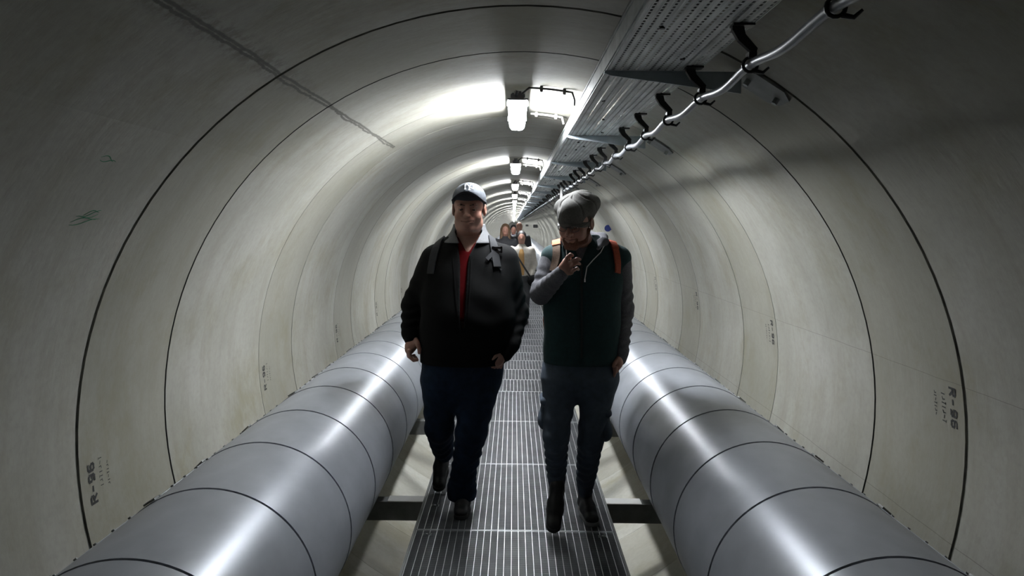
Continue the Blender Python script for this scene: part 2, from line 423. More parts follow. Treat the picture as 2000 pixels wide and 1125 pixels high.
# ------------------------------------------------------------------ walkway: grating panels on two stringers, carried by cross beams
WX0, WX1 = -.505, .552
PAN = 1.05; PY0 = 3.638
def make_panel(PAN=PAN, sh=0.0):
    t = empty('grating_panel', (0, PY0, 0), '', 'grating')
    e = .006; Lp = PAN-.008
    f = MB(); f.box((WX0+.0125, 0, -.032), (WX0+.016, Lp, 0)); f.box((WX1-.016, 0, -.032), (WX1-.0125, Lp, 0))
    f.box((WX0+.016, 0, -.032), (WX1-.016, .004, 0)); f.box((WX0+.016, Lp-.004, -.032), (WX1-.016, Lp, 0)); f.build('edge_frame', M['grate_edge'], t)
    b = MB(); n = 29
    for i in range(1, n):
        x = WX0+.016+(WX1-WX0-.032)*(i+sh)/n; b.box((x-.0014, .004, -.030), (x+.0014, Lp-.004, .0))
    b.build('bearing_bars', M['grate_edge'], t)
    c = MB(); n = int(94*PAN/1.05)
    for i in range(1, n):
        y = .004+(Lp-.008)*i/n; c.box((WX0+.016, y-.001, -.024), (WX1-.016, y+.001, -.0018))
    c.build('cross_bars', M['grate'], t)
    for (x, y) in ((WX0+.075, Lp*.3), (WX1-.075, Lp*.3), (WX0+.075, Lp-.06), (WX1-.075, Lp-.06)):
        s = MB(); s.box((x-.022, y-.002, .0), (x+.022, y+.002, .004)); s.box((x-.022, y-.016, .0), (x-.018, y+.016, .003)); s.box((x+.018, y-.016, .0), (x+.022, y+.016, .003))
        s.box((x-.022, y+.013, .0), (x+.022, y+.016, .003))
        s.tube([(x, y, .001), (x, y, .006)], .006, 8); s.build('panel_clip', M['steel'], t)
    return t
p0 = make_panel()
q0_, q1_ = make_panel(.525, .3), make_panel(.525, -.25)
for j in range(20):
    o = (q0_, q1_)[j] if j < 2 else copy_tree((q0_, q1_)[j % 2])
    if j > 5:
        for ch in list(o.children):
            if ch.name.startswith('panel_clip'): bpy.data.objects.remove(ch)
    o.location = (0, PY0+PAN*3+.525*j, 0)
    if j < 4: tag(o, f'short steel grating panel, {NTH[j]} of the short ones, seen between the two men', 'grating', 'short walkway grating panels')
    else: tag(o, 'distant short steel grating panel of the walkway between the two men', 'grating', 'distant short walkway grating panels')
PN = ['grating panel at the bottom edge of the picture, nearest the camera', 'grating panel under the feet of the two walking men', 'grating panel just behind the feet of the two men', 'fourth grating panel from the camera, between the men\'s legs', 'fifth grating panel from the camera, seen between the two men', 'sixth grating panel from the camera, seen between the two men']
for i in range(-2, 98):
    if 3 <= i < 13: continue
    o = p0 if i == 0 else copy_tree(p0)
    if i > 22:
        for ch in list(o.children):
            if ch.name.startswith('panel_clip'): bpy.data.objects.remove(ch)
    o.location = (0, PY0+PAN*i, 0)
    if i == -2: tag(o, 'steel grating panel just below the lower frame edge', 'grating', 'walkway grating panels')
    elif i+1 < len(PN): tag(o, 'steel '+PN[i+1], 'grating', 'walkway grating panels')
    else: tag(o, 'distant steel grating panel of the walkway behind the men', 'grating', 'distant walkway grating panels')
for side, x0, x1 in (('left', WX0, WX0+.012), ('right', WX1-.012, WX1)):
    s = MB(); sg = 1 if side == 'left' else -1; xo = x0 if side == 'left' else x1; yA, yB = 1.4, FAR-1
    s.box((x0, yA, -.135), (x1, yB, .006))
    fx = sorted((x1 if sg > 0 else x0, (x1 if sg > 0 else x0)+sg*.045)); s.box((fx[0], yA, -.135), (fx[1], yB, -.127)); s.box((fx[0], yA, -.045), (fx[1], yB, -.0335))
    tag(s.build('walkway_stringer', M['steel_dull']), f'long steel channel carrying the {side} edge of the grating walkway', 'beam', 'walkway edge channels')
def make_beam(sg):
    t = empty('support_beam', (WX0 if sg < 0 else WX1, 4.09, 0), '', 'beam')
    zt, zb = -.034, -.148
    xw = math.sqrt(TR*TR-(TZ-zt)**2)-.004
    ln = (xw+TX-WX1) if sg > 0 else (xw-TX+WX0)
    xa, xb = sorted((0, sg*ln)); zl = math.sqrt(TR*TR-(TZ-zb)**2)-.004; lnb = (zl+TX-WX1) if sg > 0 else (zl-TX+WX0)
    b = MB(); b.prism([(0, zb), (sg*lnb, zb), (sg*ln, zt), (0, zt)], 0, 1, .08); b.build('beam', M['steel_dull'], t)
    cp = MB(); cp.box((min(sg*.0, sg*.22), -.003, zt), (max(sg*.0, sg*.22), .083, zt+.005)); cp.build('flange_plate', mat('pale_flange', (.85, .85, .82), .5) if 'pale_flange' not in bpy.data.materials else bpy.data.materials['pale_flange'], t)
    px = (-.988-WX0) if sg < 0 else (1.010-WX1); pz = (EYE-1.222-PR) if sg < 0 else (EYE-1.203-PR)
    s = MB(); n = 10; top = []
    for i in range(n+1):
        x = -.12+.24*i/n; zc = pz+PR; top.append((px+x, zc-math.sqrt((PR+.0035)**2-x*x)))
    s.prism([(px-.12, zt)]+top[:]+[(px+.12, zt)], .012, 1, .056); s.build('pipe_saddle', M['steel'], t)
    bo = MB(); bo.tube([(px-sg*.17, .04, zt), (px-sg*.17, .04, zt+.035)], .014, 6); bo.build('bolt', M['steel'], t)
    return t
bl, br = make_beam(-1), make_beam(1)
for i in range(-1, 40):
    for sd, o0 in (('left', bl), ('right', br)):
        o = o0 if i == 0 else copy_tree(o0)
        o.location.y = 4.09+PER*i
        if i == -1: tag(o, f'steel cross beam under the {sd} pipe, below the lower frame edge', 'beam', 'cross beams under the pipes')
        elif i < 3: tag(o, f'steel cross beam between walkway and {sd} pipe, {NTH[i]} in view from the camera', 'beam', 'cross beams under the pipes')
        else: tag(o, f'distant steel cross beam under the {sd} pipe beyond the men', 'beam', f'distant cross beams on the {sd}')

# ------------------------------------------------------------------ cable tray, brackets, hangers and cables
TXL, TXR, TZB = .304, .600, EYE+.515
TLEN = PER*2
def make_tray():
    t = empty('cable_tray', (0, 2.6, 0), '', 'cable tray')
    nr = 12; wcol = (TXR-TXL)/nr; pitch = .0235; ny = int(TLEN/pitch); pitch = TLEN/ny
    mb = MB(); vs = {}; fl = []
    # columns: for each row [solid rib | hole strip | solid], ribs 2 mm proud
    xs = []; zz = []
    for r in range(nr):
        x = TXL+wcol*r
        for fx, dz in ((0, 0.), (.18, -.0035), (.36, -.0035), (.55, .0)):
            xs.append(x+fx*wcol); zz.append(TZB+dz)
    xs.append(TXR); zz.append(TZB)
    hole_col = set(4*r+3 for r in range(nr))            # between .55 and 1.0: split again below
    V = []; Fc = []
    def vid(key, p):
        if key not in vs: vs[key] = len(V); V.append(p)
        return vs[key]
    yl = []
    for j in range(ny): yl += [j*pitch, j*pitch+pitch*.42]
    yl.append(TLEN-.002)
    for c in range(len(xs)-1):
        if c in hole_col:
            xa, xb = xs[c], xs[c+1]; w_ = xb-xa; seg = [xa, xa+w_*.22, xa+w_*.80, xb]
            for k2 in range(3):
                for j in range(len(yl)-1):
                    if k2 == 1 and j % 2 == 1: continue
                    q = []
                    for (xx, kk) in ((seg[k2], k2), (seg[k2+1], k2+1)):
                        for jj in (j, j+1): q.append(vid((c, kk, jj), (xx, yl[jj], TZB)))
                    Fc.append((q[0], q[2], q[3], q[1]))
        else:
            q = [(xs[c], 0, zz[c]), (xs[c+1], 0, zz[c+1]), (xs[c+1], yl[-1], zz[c+1]), (xs[c], yl[-1], zz[c])]
            b = len(V); V.extend(q); Fc.append((b, b+1, b+2, b+3))
    mb.add(V, Fc, 0)
    mb.build('perforated_base', M['tray'], t, fix=False)
    for (a, b, c_) in ((TXL-.003, TXL, -1), (TXR, TXR+.003, 1)):
        s = MB(); s.box((a, 0, TZB-.002), (b, TLEN-.002, TZB+(.080 if c_ < 0 else .045))); zt_ = TZB+(.080 if c_ < 0 else .045); s.box((a if c_ < 0 else b-.015, 0, zt_-.003), (a+.015 if c_ < 0 else b, TLEN-.002, zt_))
        for zz_ in (.004, .062 if c_ < 0 else .03): s.box(((a-.004) if c_ < 0 else b, 0, TZB+zz_), (a if c_ < 0 else b+.004, TLEN-.002, TZB+zz_+.006))
        s.build('side_rail', M['steel'], t)
    for (fx, fy) in ((.2, .12), (.42, .27), (.60, .41), (.3, .55), (.5, .62), (.38, .68), (.25, .8), (.7, .9)):
        s = MB(); x = TXL+(TXR-TXL)*fx; y = TLEN*fy; s.tube([(x, y, TZB), (x, y, TZB-.007)], .0075, 8); s.build('bolt_head', M['black'], t)
    return t
t0 = make_tray(); i = -1
for i in range(-1, 29):
    o = t0 if i == 0 else copy_tree(t0)
    o.location.y = 2.6+TLEN*i
    if i > 4:
        for ch in list(o.children):
            if ch.name.startswith('bolt_head'): bpy.data.objects.remove(ch)
    lab = {-1: 'perforated steel cable tray section above the camera at the upper frame edge', 0: 'perforated steel cable tray section beside the nearest lamp', 1: 'perforated steel cable tray section beside the second lamp', 2: 'perforated steel cable tray section beside the third lamp'}.get(i)
    if lab: tag(o, lab, 'cable tray', 'cable tray sections')
    else: tag(o, 'distant cable tray section running towards the end of the tunnel', 'cable tray', 'distant cable tray sections')
random.seed(3)
for j, (x, r) in enumerate(((.345, .014), (.392, .018), (.45, .012), (.49, .014), (.535, .010))):
    mb = MB(); mb.tube([(x+.006*math.sin(y*1.7+j), y, TZB+.002+r) for y in np.arange(-1, 60, 1.0)], r, 8)
    tag(mb.build('power_cable', M['black']), f'black cable lying in the tray, {["first", "second", "third", "fourth", "fifth"][j]} from the lamp side', 'cable', 'black cables lying in the tray')

def make_bracket():
    t = empty('tray_bracket', (0, 2.42, 0), '', 'bracket')
    z0 = TZB-.0055; xr = TX+math.sqrt(TR*TR-(z0-.04-TZ)**2); xw = TX+math.sqrt(TR*TR-(z0-TZ)**2)-.012
    a = MB(); a.prism([(TXL-.01, z0), (TXL-.01, z0-.008), (TXL+.01, z0-.016), (xw, z0-.070), (xw, z0)], 0, 1, .004)
    a.prism([(TXL-.01, z0), (xw, z0), (xw, z0-.004), (TXL-.01, z0-.004)], 0, 1, .036)
    a.build('arm', M['arm'], t)
    ang = math.atan2(xr-TX, (z0-.025)-TZ); rr = TR-.004
    c = Vector((TX+rr*math.sin(ang), .018, TZ+rr*math.cos(ang))); u = Vector((math.sin(ang), 0, math.cos(ang))); tt = Vector((math.cos(ang), 0, -math.sin(ang)))
    pl = MB(); hx = []
    for (a_, b_) in ((-.085, -.05), (-.05, -.085), (.06, -.085), (.10, -.04), (.10, .05), (.06, .085), (-.05, .085), (-.085, .05)):
        hx.append(c+tt*a_+Vector((0, b_, 0)))
    vs = hx+[h-u*.008 for h in hx]; n = len(hx)
    pl.add(vs, [(i_, (i_+1) % n, n+(i_+1) % n, n+i_) for i_ in range(n)]+[tuple(range(n)), tuple(range(2*n-1, n-1, -1))]); pl.build('wall_plate', M['steel_dull'], t)
    for s in (-.045, .07):
        q = c+tt*s; b2 = MB(); b2.tube([q, q-u*.028], .010, 6); b2.build('anchor_bolt', M['steel'], t)
    return t
b0 = make_bracket()
for i in range(-1, 45):
    o = b0 if i == 0 else copy_tree(b0)
    o.location.y = 2.42+PER*i
    if i == -1: tag(o, 'grey steel bracket above the camera, out of view', 'bracket', 'cantilever brackets under the tray')
    elif i < 5: tag(o, f'grey steel cantilever bracket under the tray, {NTH[i]} in view from the camera', 'bracket', 'cantilever brackets under the tray')
    else: tag(o, 'distant grey cantilever bracket under the cable tray', 'bracket', 'distant cantilever brackets')

CX, CZ = .600, EYE+.414
HSTEP = .49
def make_hanger():
    t = empty('cable_hanger', (0, 0, 0), '', 'cable hanger')
    a = MB()
    # bent plastic leg: wide at the tray edge, narrowing to the clamp
    prof = [((.556, TZB-.003), .026), ((.560, TZB-.014), .034), ((.572, TZB-.038), .026), ((CX+.006, CZ+.032), .020), ((CX, CZ+.018), .020)]
    pts = [(p[0], 0.0, p[1]) for p, w_ in prof]
    a.ribbon([(p[0]+.0, -.012+.012*k_/4, p[1]) for k_, (p, w_) in enumerate(prof)], [Vector((0, -1, .2))]*5, [w_ for p, w_ in prof], .010)
    a.box((.545, -.030, TZB-.010), (.600, .004, TZB-.0040))
    a.build('leg', M['black'], t)
    c = MB(); n = 14
    ring = [(CX+.0185*math.cos(2*math.pi*i_/n), 0, CZ+.0185*math.sin(2*math.pi*i_/n)) for i_ in range(n+1)]
    c.tube(ring, .0045, 6, caps=False); c.box((CX-.008, -.014, CZ+.015), (CX+.012, .014, CZ+.03)); c.build('clamp_ring', M['black'], t)
    h = MB(); h.tube([(CX+.012, -.002, CZ-.016), (CX+.03, -.012, CZ-.022), (CX+.042, -.02, CZ-.010)], [.006, .005, .003], 6); h.build('clamp_hook', M['black'], t)
    return t
h0 = make_hanger(); nh = 0; hy = 1.88-HSTEP*2
while hy < 42:
    o = h0 if nh == 0 else copy_tree(h0)
    off_ = (hy-2.42+.9) % PER-.9; o.location.y = hy+(.10 if -.02 < off_ < .10 else 0)
    v = nh-1
    if nh == 0: tag(o, 'black plastic cable hanger above the camera, out of view', 'cable hanger', 'black cable hangers')
    elif v < 7: tag(o, f'black plastic hanger leg holding the silver cable, {NTH[v]} in view from the camera', 'cable hanger', 'black cable hangers')
    else: tag(o, 'small distant black hanger on the silver cable', 'cable hanger', 'distant black cable hangers')
    hy += HSTEP; nh += 1
mb = MB(); pts = []; y = .3; i = 0
while y < 60:
    ph = (y-1.88)/HSTEP
    sag = .016*(math.cos(2*math.pi*ph)-1)/2
    pts.append((CX+.004*math.sin(ph*2.3), y, CZ+sag)); y += .049 if y < 15 else .245; i += 1
mb.tube(pts, .0115, 12)
tag(mb.build('silver_cable', M['cable']), 'silver grey sagging cable hung below the right edge of the tray', 'cable')
mb = MB(); p_ = (CX-.02, 9.0, CZ+.0); mb.box((CX-.03, 8.99, CZ-.14), (CX-.002, 8.995, CZ+.05)); mb.tube([(CX-.016, 8.995, CZ+.045), (CX, 9.0, CZ+.014)], .004, 6)
tag(mb.build('cable_tag', mat('white_tag', (.8, .8, .78), .5)), 'white tag hanging from the silver cable above the flat cap', 'tag')
# signs and boxes on the right wall
def disc(y, deg, r, th, m, name, label, cat):
    c = on_wall(deg, y, .0); u = Vector((math.sin(D(deg)), 0, math.cos(D(deg)))); tt = Vector((math.cos(D(deg)), 0, -math.sin(D(deg))))
    mb = MB(); n = 20; ring = [c+tt*(r*math.cos(2*math.pi*i_/n))+Vector((0, r*math.sin(2*math.pi*i_/n), 0)) for i_ in range(n)]
    vs = [q-u*.0 for q in ring]+[q-u*th for q in ring]
    mb.add(vs, [(i_, (i_+1) % n, n+(i_+1) % n, n+i_) for i_ in range(n)]+[tuple(range(n)), tuple(range(2*n-1, n-1, -1))])
    return tag(mb.build(name, m), label, cat)
mb = MB()
c = on_wall(59.3, 9.82, 0); mb.tube([(c.x-.040, c.y, c.z), (c.x-.040, c.y+.015, c.z)], .046, 16); mb.box((c.x-.01, c.y+.002, c.z-.02), (c.x+.012, c.y+.012, c.z+.02))
tag(mb.build('marker_sign', M['blue']), 'small round blue marker sign sticking out of the right wall behind the flat cap', 'sign')
for (Y, nm) in ((66, 'farther'), (40, 'nearer')):
    c = on_wall(60, Y, 0); mb = MB(); mb.bevbox((c.x-.26, c.y, c.z-.12), (c.x+.0, c.y+.1, c.z+.06), .02)
    tag(mb.build('junction_box', M['black']), f'tiny dark box high on the right wall far away, the {nm} of two', 'box')
#PEOPLE
# ------------------------------------------------------------------ people: signed distance fields meshed with surface nets
class Field:
    def __init__(s, lo, hi, h):
        s.lo = np.array(lo, float); s.h = h
        n = np.ceil((np.array(hi)-s.lo)/h).astype(int)+1
        s.ax = [s.lo[i]+h*np.arange(n[i]) for i in range(3)]; s.d = np.full(tuple(n), .08, np.float32)
    def _box(s, lo, hi):
        sl = []; c = []
        for i in range(3):
            a = int(np.clip(np.searchsorted(s.ax[i], lo[i]), 0, len(s.ax[i]))); b = int(np.clip(np.searchsorted(s.ax[i], hi[i]), a, len(s.ax[i])))
            sl.append(slice(a, b)); c.append(s.ax[i][a:b].astype(np.float32))
        return tuple(sl), c[0][:, None, None], c[1][None, :, None], c[2][None, None, :]
    def _comb(s, sl, e, k, mode):
        d = s.d[sl]
        if d.size == 0: return
        if mode == 'add':
            if k: hh = np.clip(.5+.5*(d-e)/k, 0, 1); r = d*(1-hh)+e*hh-k*hh*(1-hh)
            else: r = np.minimum(d, e)
        else:
            if k: hh = np.clip(.5-.5*(d+e)/k, 0, 1); r = d*(1-hh)+(-e)*hh+k*hh*(1-hh)
            else: r = np.maximum(d, -e)
        s.d[sl] = r
    def cone(s, a, b, ra, rb, k=.02, flat=None, mode='add', folds=None):
        a = np.array(a, float); b = np.array(b, float); R = max(ra, rb)*(max(flat[1], 1) if flat else 1)+k+.03
        sl, X, Y, Z = s._box(np.minimum(a, b)-R, np.maximum(a, b)+R)
        ab = b-a; L2 = float(ab@ab)+1e-12
        t = np.clip(((X-a[0])*ab[0]+(Y-a[1])*ab[1]+(Z-a[2])*ab[2])/L2, 0, 1)
        wx = X-a[0]-t*ab[0]; wy = Y-a[1]-t*ab[1]; wz = Z-a[2]-t*ab[2]; q = 1
        if flat:
            n = np.array(flat[0], float); n /= np.linalg.norm(n); g = 1/flat[1]-1; dt = wx*n[0]+wy*n[1]+wz*n[2]
            wx = wx+n[0]*dt*g; wy = wy+n[1]*dt*g; wz = wz+n[2]*dt*g; q = min(1, flat[1])
        r = ra+(rb-ra)*t
        if folds:   # (amplitude, waves along, centre t, spread)
            r = r+folds[0]*np.sin(6.283*folds[1]*t+2.2*np.sin(wx*30+wy*22)+1.3)*np.exp(-((t-folds[2])/folds[3])**2)
        s._comb(sl, (np.sqrt(wx*wx+wy*wy+wz*wz)-r)*q, k, mode)
    def ell(s, c, r, k=.02, rot=None, mode='add', clip=None):
        c = np.array(c, float); r = np.array(r, float); m = r.max()+k+.03
        sl, X, Y, Z = s._box(c-m, c+m); x, y, z = X-c[0], Y-c[1], Z-c[2]
        if rot is not None:
            x, y, z = (rot[0][0]*x+rot[1][0]*y+rot[2][0]*z, rot[0][1]*x+rot[1][1]*y+rot[2][1]*z, rot[0][2]*x+rot[1][2]*y+rot[2][2]*z)
        k0 = np.sqrt((x/r[0])**2+(y/r[1])**2+(z/r[2])**2)+1e-9; k1 = np.sqrt((x/r[0]**2)**2+(y/r[1]**2)**2+(z/r[2]**2)**2)+1e-9
        e = k0*(k0-1)/k1
        if clip: e = clip(e, x, y, z)
        s._comb(sl, e, k, mode)
    def loft(s, rows, k=.02, p=2.3, mode='add', grow=0.0, cut=None, fold=None, shell=None):
        """rows: (z, xc, yc, rx, ry)"""
        rows = sorted(rows); A = np.array(rows, float); z0, z1 = A[0, 0], A[-1, 0]; m = .06+grow
        lo = [(A[:, 1]-A[:, 3]).min()-m, (A[:, 2]-A[:, 4]).min()-m, z0-m]; hi = [(A[:, 1]+A[:, 3]).max()+m, (A[:, 2]+A[:, 4]).max()+m, z1+m]
        sl, X, Y, Z = s._box(lo, hi); zz = Z.ravel()
        f = [np.interp(zz, A[:, 0], A[:, i]) for i in range(5)]
        # smooth the piecewise profile a little
        kn = max(1, int(.02/s.h)); ker = np.ones(2*kn+1)/(2*kn+1)
        f = [np.convolve(np.pad(g, kn, mode='edge'), ker, 'valid')[None, None, :].astype(np.float32) for g in f]
        x = np.abs(X-f[1])/(f[3]+grow); y = np.abs(Y-f[2])/(f[4]+grow)
        e = ((x**p+y**p+1e-9)**(1/p)-1)*np.minimum(f[3], f[4])
        if fold: e = e+fold(X-f[1], Y-f[2], Z)
        if shell: e = np.abs(e)-shell
        e = np.maximum(e, np.maximum(z0-Z, Z-z1))
        if cut is not None: e = np.maximum(e, -cut(X, Y, Z))
        s._comb(sl, e, k, mode)
    def mod(s, fn):
        X, Y, Z = s.ax[0][:, None, None], s.ax[1][None, :, None], s.ax[2][None, None, :]
        s.d = fn(s.d, X, Y, Z).astype(np.float32)
    def net(s, iso=0.0):
        d = s.d-iso; nx, ny, nz = d.shape; ins = d < 0
        for ax in range(3):   # keep the border outside
            q = [slice(None)]*3
            for e in (0, -1): q[ax] = e; ins[tuple(q)] = False
        c = np.zeros((nx-1, ny-1, nz-1), np.int8); offs = [(i, j, k) for i in (0, 1) for j in (0, 1) for k in (0, 1)]
        for (i, j, k) in offs: c += ins[i:nx-1+i, j:ny-1+j, k:nz-1+k]
        act = (c > 0) & (c < 8); idx = np.full(act.shape, -1, np.int64); cells = np.argwhere(act); idx[act] = np.arange(len(cells))
        vals = {o: d[cells[:, 0]+o[0], cells[:, 1]+o[1], cells[:, 2]+o[2]] for o in offs}
        I = {o: ins[cells[:, 0]+o[0], cells[:, 1]+o[1], cells[:, 2]+o[2]] for o in offs}
        acc = np.zeros((len(cells), 3)); cnt = np.zeros(len(cells))
        for a in offs:
            for ax in range(3):
                if a[ax]: continue
                b = list(a); b[ax] = 1; b = tuple(b)
                m = I[a] != I[b]; va, vb = vals[a][m], vals[b][m]
                t = np.clip(va/(va-vb+1e-12), .02, .98); P = np.repeat(np.array(a, float)[None], m.sum(), 0); P[:, ax] += t
                acc[m] += P; cnt[m] += 1
        V = s.lo+(cells+acc/np.maximum(cnt, 1)[:, None])*s.h
        Fs = []
        for ax in range(3):
            u, w_ = [(1, 2), (2, 0), (0, 1)][ax]
            A = [slice(None)]*3; B = [slice(None)]*3; A[ax] = slice(0, -1); B[ax] = slice(1, None)
            a_, b_ = ins[tuple(A)], ins[tuple(B)]
            for flip, mk in ((False, a_ & ~b_), (True, ~a_ & b_)):
                e = np.argwhere(mk)
                ok = (e[:, u] > 0) & (e[:, w_] > 0) & (e[:, u] < d.shape[u]-1) & (e[:, w_] < d.shape[w_]-1); e = e[ok]
                q = []
                for (du, dw) in ((-1, -1), (0, -1), (0, 0), (-1, 0)):
                    g = e.copy(); g[:, u] += du; g[:, w_] += dw; q.append(idx[g[:, 0], g[:, 1], g[:, 2]])
                q = np.stack(q, 1)
                if flip: q = q[:, ::-1]
                Fs.append(q)
        Fa = np.concatenate(Fs); Fa = Fa[(Fa >= 0).all(1)]
        return V, Fa
def relax(V, Fa, it=2, w_=.5):
    e = np.concatenate([Fa[:, [0, 1]], Fa[:, [1, 2]], Fa[:, [2, 3]], Fa[:, [3, 0]]])
    for _ in range(it):
        acc = np.zeros_like(V); cn = np.zeros(len(V))
        np.add.at(acc, e[:, 0], V[e[:, 1]]); np.add.at(cn, e[:, 0], 1); np.add.at(acc, e[:, 1], V[e[:, 0]]); np.add.at(cn, e[:, 1], 1)
        V = V*(1-w_)+w_*acc/np.maximum(cn, 1)[:, None]
    return V
def mesh_obj(name, shells, m, parent, it=1):
    """parent must sit unrotated; vertices are given in world space"""
    vs = []; fs = []; o_ = 0
    for (V, Fa) in shells:
        V = relax(V, Fa, it) if it else V; vs.append(V); fs.append(Fa+o_); o_ += len(V)
    V = np.concatenate(vs); Fa = np.concatenate(fs)
    if parent: V = V-np.array(parent.location)
    me = bpy.data.meshes.new(name); me.vertices.add(len(V)); me.vertices.foreach_set('co', V.astype(np.float32).ravel())
    me.loops.add(len(Fa)*4); me.loops.foreach_set('vertex_index', Fa.astype(np.int32).ravel())
    me.polygons.add(len(Fa)); me.polygons.foreach_set('loop_start', np.arange(len(Fa), dtype=np.int32)*4)
    me.update(calc_edges=True); me.validate(); me.polygons.foreach_set('use_smooth', [True]*len(me.polygons)); me.materials.append(m)
    o = bpy.data.objects.new(name, me); COL.objects.link(o)
    if parent: o.parent = parent
    return o
def bvh_of(net): return BVHTree.FromPolygons([tuple(v) for v in net[0]], [tuple(f) for f in net[1]])
def hit(bv, x, y, off=.003):
    d = ray(x, y).normalized(); h_ = bv.ray_cast(CAM, d)
    if h_[0] is None: return None
    n = h_[1] if h_[1].dot(d) < 0 else -h_[1]
    return h_[0]+n*off, n
def world_mb(mb, name, m, parent):
    if parent: mb.v = [tuple(Vector(v)-parent.location) for v in mb.v]
    return mb.build(name, m, parent)
def over_back(bvs, p, n0, dys, off=.004):
    P = []; N_ = []
    for dy in dys:
        best = None
        for bv in bvs:
            h_ = bv.ray_cast(Vector((p.x, p.y+dy, p.z+.4)), Vector((0, 0, -1)))
            if h_[0] is not None and h_[0].z > p.z-.12 and (best is None or h_[0].z > best[0].z): best = h_
        if best is None: continue
        n = best[1] if best[1].z > 0 else -best[1]
        P.append(best[0]+n*off); N_.append(n)
    return P, N_
def surf_strap(mb, bv, pxs, width, th=.003, off=.003, steps=6, pre=(), post=(), mi=0):
    P = []; Nn = []
    for q in pre: P.append(Vector(q[0])); Nn.append(Vector(q[1]))
    for i in range(len(pxs)-1):
        for j in range(steps+(i == len(pxs)-2)):
            t = j/steps; h_ = hit(bv, pxs[i][0]*(1-t)+pxs[i+1][0]*t, pxs[i][1]*(1-t)+pxs[i+1][1]*t, off)
            if h_: P.append(h_[0]); Nn.append(h_[1])
    for q in post: P.append(Vector(q[0])); Nn.append(Vector(q[1]))
    for _ in range(2 if len(P) > 2 else 0):
        P = [P[0]]+[(P[i-1]+P[i]*2+P[i+1])/4 for i in range(1, len(P)-1)]+[P[-1]]
        Nn = [Nn[0]]+[(Nn[i-1]+Nn[i]+Nn[i+1]).normalized() for i in range(1, len(Nn)-1)]+[Nn[-1]]
    if len(P) > 1: mb.ribbon(P, Nn, width, th, mi)
    return P, Nn

class Head:
    """head in its own axes: x to the picture's right, -y forward, z up; origin between the eyes"""
    def __init__(s, pos, scale, yaw=0, pitch=0, roll=0):
        s.R = (Matrix.Rotation(yaw, 3, 'Z') @ Matrix.Rotation(pitch, 3, 'X') @ Matrix.Rotation(roll, 3, 'Y')); s.p = Vector(pos); s.s = scale
        s.rot = [[s.R[i][j] for j in range(3)] for i in range(3)]
    def w(s, x, y, z): return s.p+s.R @ (Vector((x, y, z))*s.s)
    def field(s, res, neck_to, jowl=0.0, neck_r=.055):
        F_ = Field([s.p.x-.15, s.p.y-.19, s.p.z-.30], [s.p.x+.15, s.p.y+.19, s.p.z+.16], res); S_ = s.s
        def E(c, r, k=.015, mode='add'): F_.ell(s.w(*c), [q*S_ for q in r], k*S_, s.rot, mode)
        def Cn(a, b, ra, rb, k=.012, mode='add', flat=None): F_.cone(s.w(*a), s.w(*b), ra*S_, rb*S_, k*S_, flat, mode)
        E((0, .095-.075, .035), (.076, .094, .088)); E((0, -.03, .02), (.068, .058, .07), .02)
        E((0, -.032, -.045), (.058+jowl*.3, .056, .058), .03); E((0, -.064, -.093), (.026, .020, .018), .025)
        for g in (-1, 1):
            E((g*.040, -.058, -.030), (.026, .024, .030), .02)                        # cheek
            E((g*.050, -.010, -.070), (.018+jowl*.4, .035, .026), .03)                # jaw angle
            E((g*.024, -.086, .026), (.022, .010, .007), .012)                        # brow
        for g in (-1, 1): E((g*.031, -.098, .004), (.018, .016, .011), .012, 'sub')
        Cn((0, -.084, .014), (0, -.105, -.024), .0075, .0115, .012)
        E((0, -.106, -.027), (.012, .011, .010), .008)
        for g in (-1, 1): E((g*.0125, -.097, -.029), (.008, .009, .007), .006)
        for g in (-1, 1):
            Cn((g*.046, -.075, .0055), (g*.031, -.0885, .0088), .004, .0050, .005); Cn((g*.031, -.0885, .0088), (g*.018, -.085, .0045), .0050, .003, .005)
            Cn((g*.044, -.076, -.0045), (g*.030, -.085, -.0075), .003, .0035, .005); Cn((g*.030, -.085, -.0075), (g*.019, -.083, -.003), .0035, .003, .005)
        E((0, -.083, -.055), (.030, .014, .020), .015)
        for g in (-1, 1):
            Cn((g*.027, -.082, -.0545), (g*.006, -.0940, -.0530), .0030, .0052, .006); Cn((g*.024, -.083, -.0600), (0, -.0935, -.0640), .0035, .0062, .006)
            Cn((g*.029, -.086, -.0550), (0, -.0985, -.0586), .0022, .0024, .004, 'sub')
            c = s.w(g*.080, .012, -.002); F_.ell(c, [.010*S_, .020*S_, .032*S_], .008, s.rot)
            F_.ell(s.w(g*.089, .006, .0), [.006*S_, .011*S_, .019*S_], .004, s.rot, 'sub')
        top = s.w(0, .030, -.055); nk = Vector(neck_to)
        F_.cone(top, nk, neck_r*S_, (neck_r+.012)*S_, .03*S_)
        if jowl: E((0, -.030, -.095), (.050+jowl, .045, .030), .03)
        return F_
    def eyes(s, parent, iris):
        for g in (-1, 1):
            mb = MB(); c = s.w(g*.031, -.0745, .0015); n = 14; r = .0122*s.s
            ax = (s.R @ Vector((0, -1, 0))).normalized(); u = (s.R @ Vector((1, 0, 0))).normalized(); v = ax.cross(u)
            vs = []; fs = []
            for j in range(9):
                a = math.pi*j/8
                for i in range(n): b = 2*math.pi*i/n; vs.append(c+(ax*math.cos(a)+(u*math.cos(b)+v*math.sin(b))*math.sin(a))*r)
            for j in range(8):
                for i in range(n): fs.append((j*n+i, j*n+(i+1) % n, (j+1)*n+(i+1) % n, (j+1)*n+i))
            mb.add(vs, fs, 0, True)
            for q in range(n*2): mb.mi[q] = 1
            o = world_mb(mb, 'eye', [M['eye_white'], iris], parent)
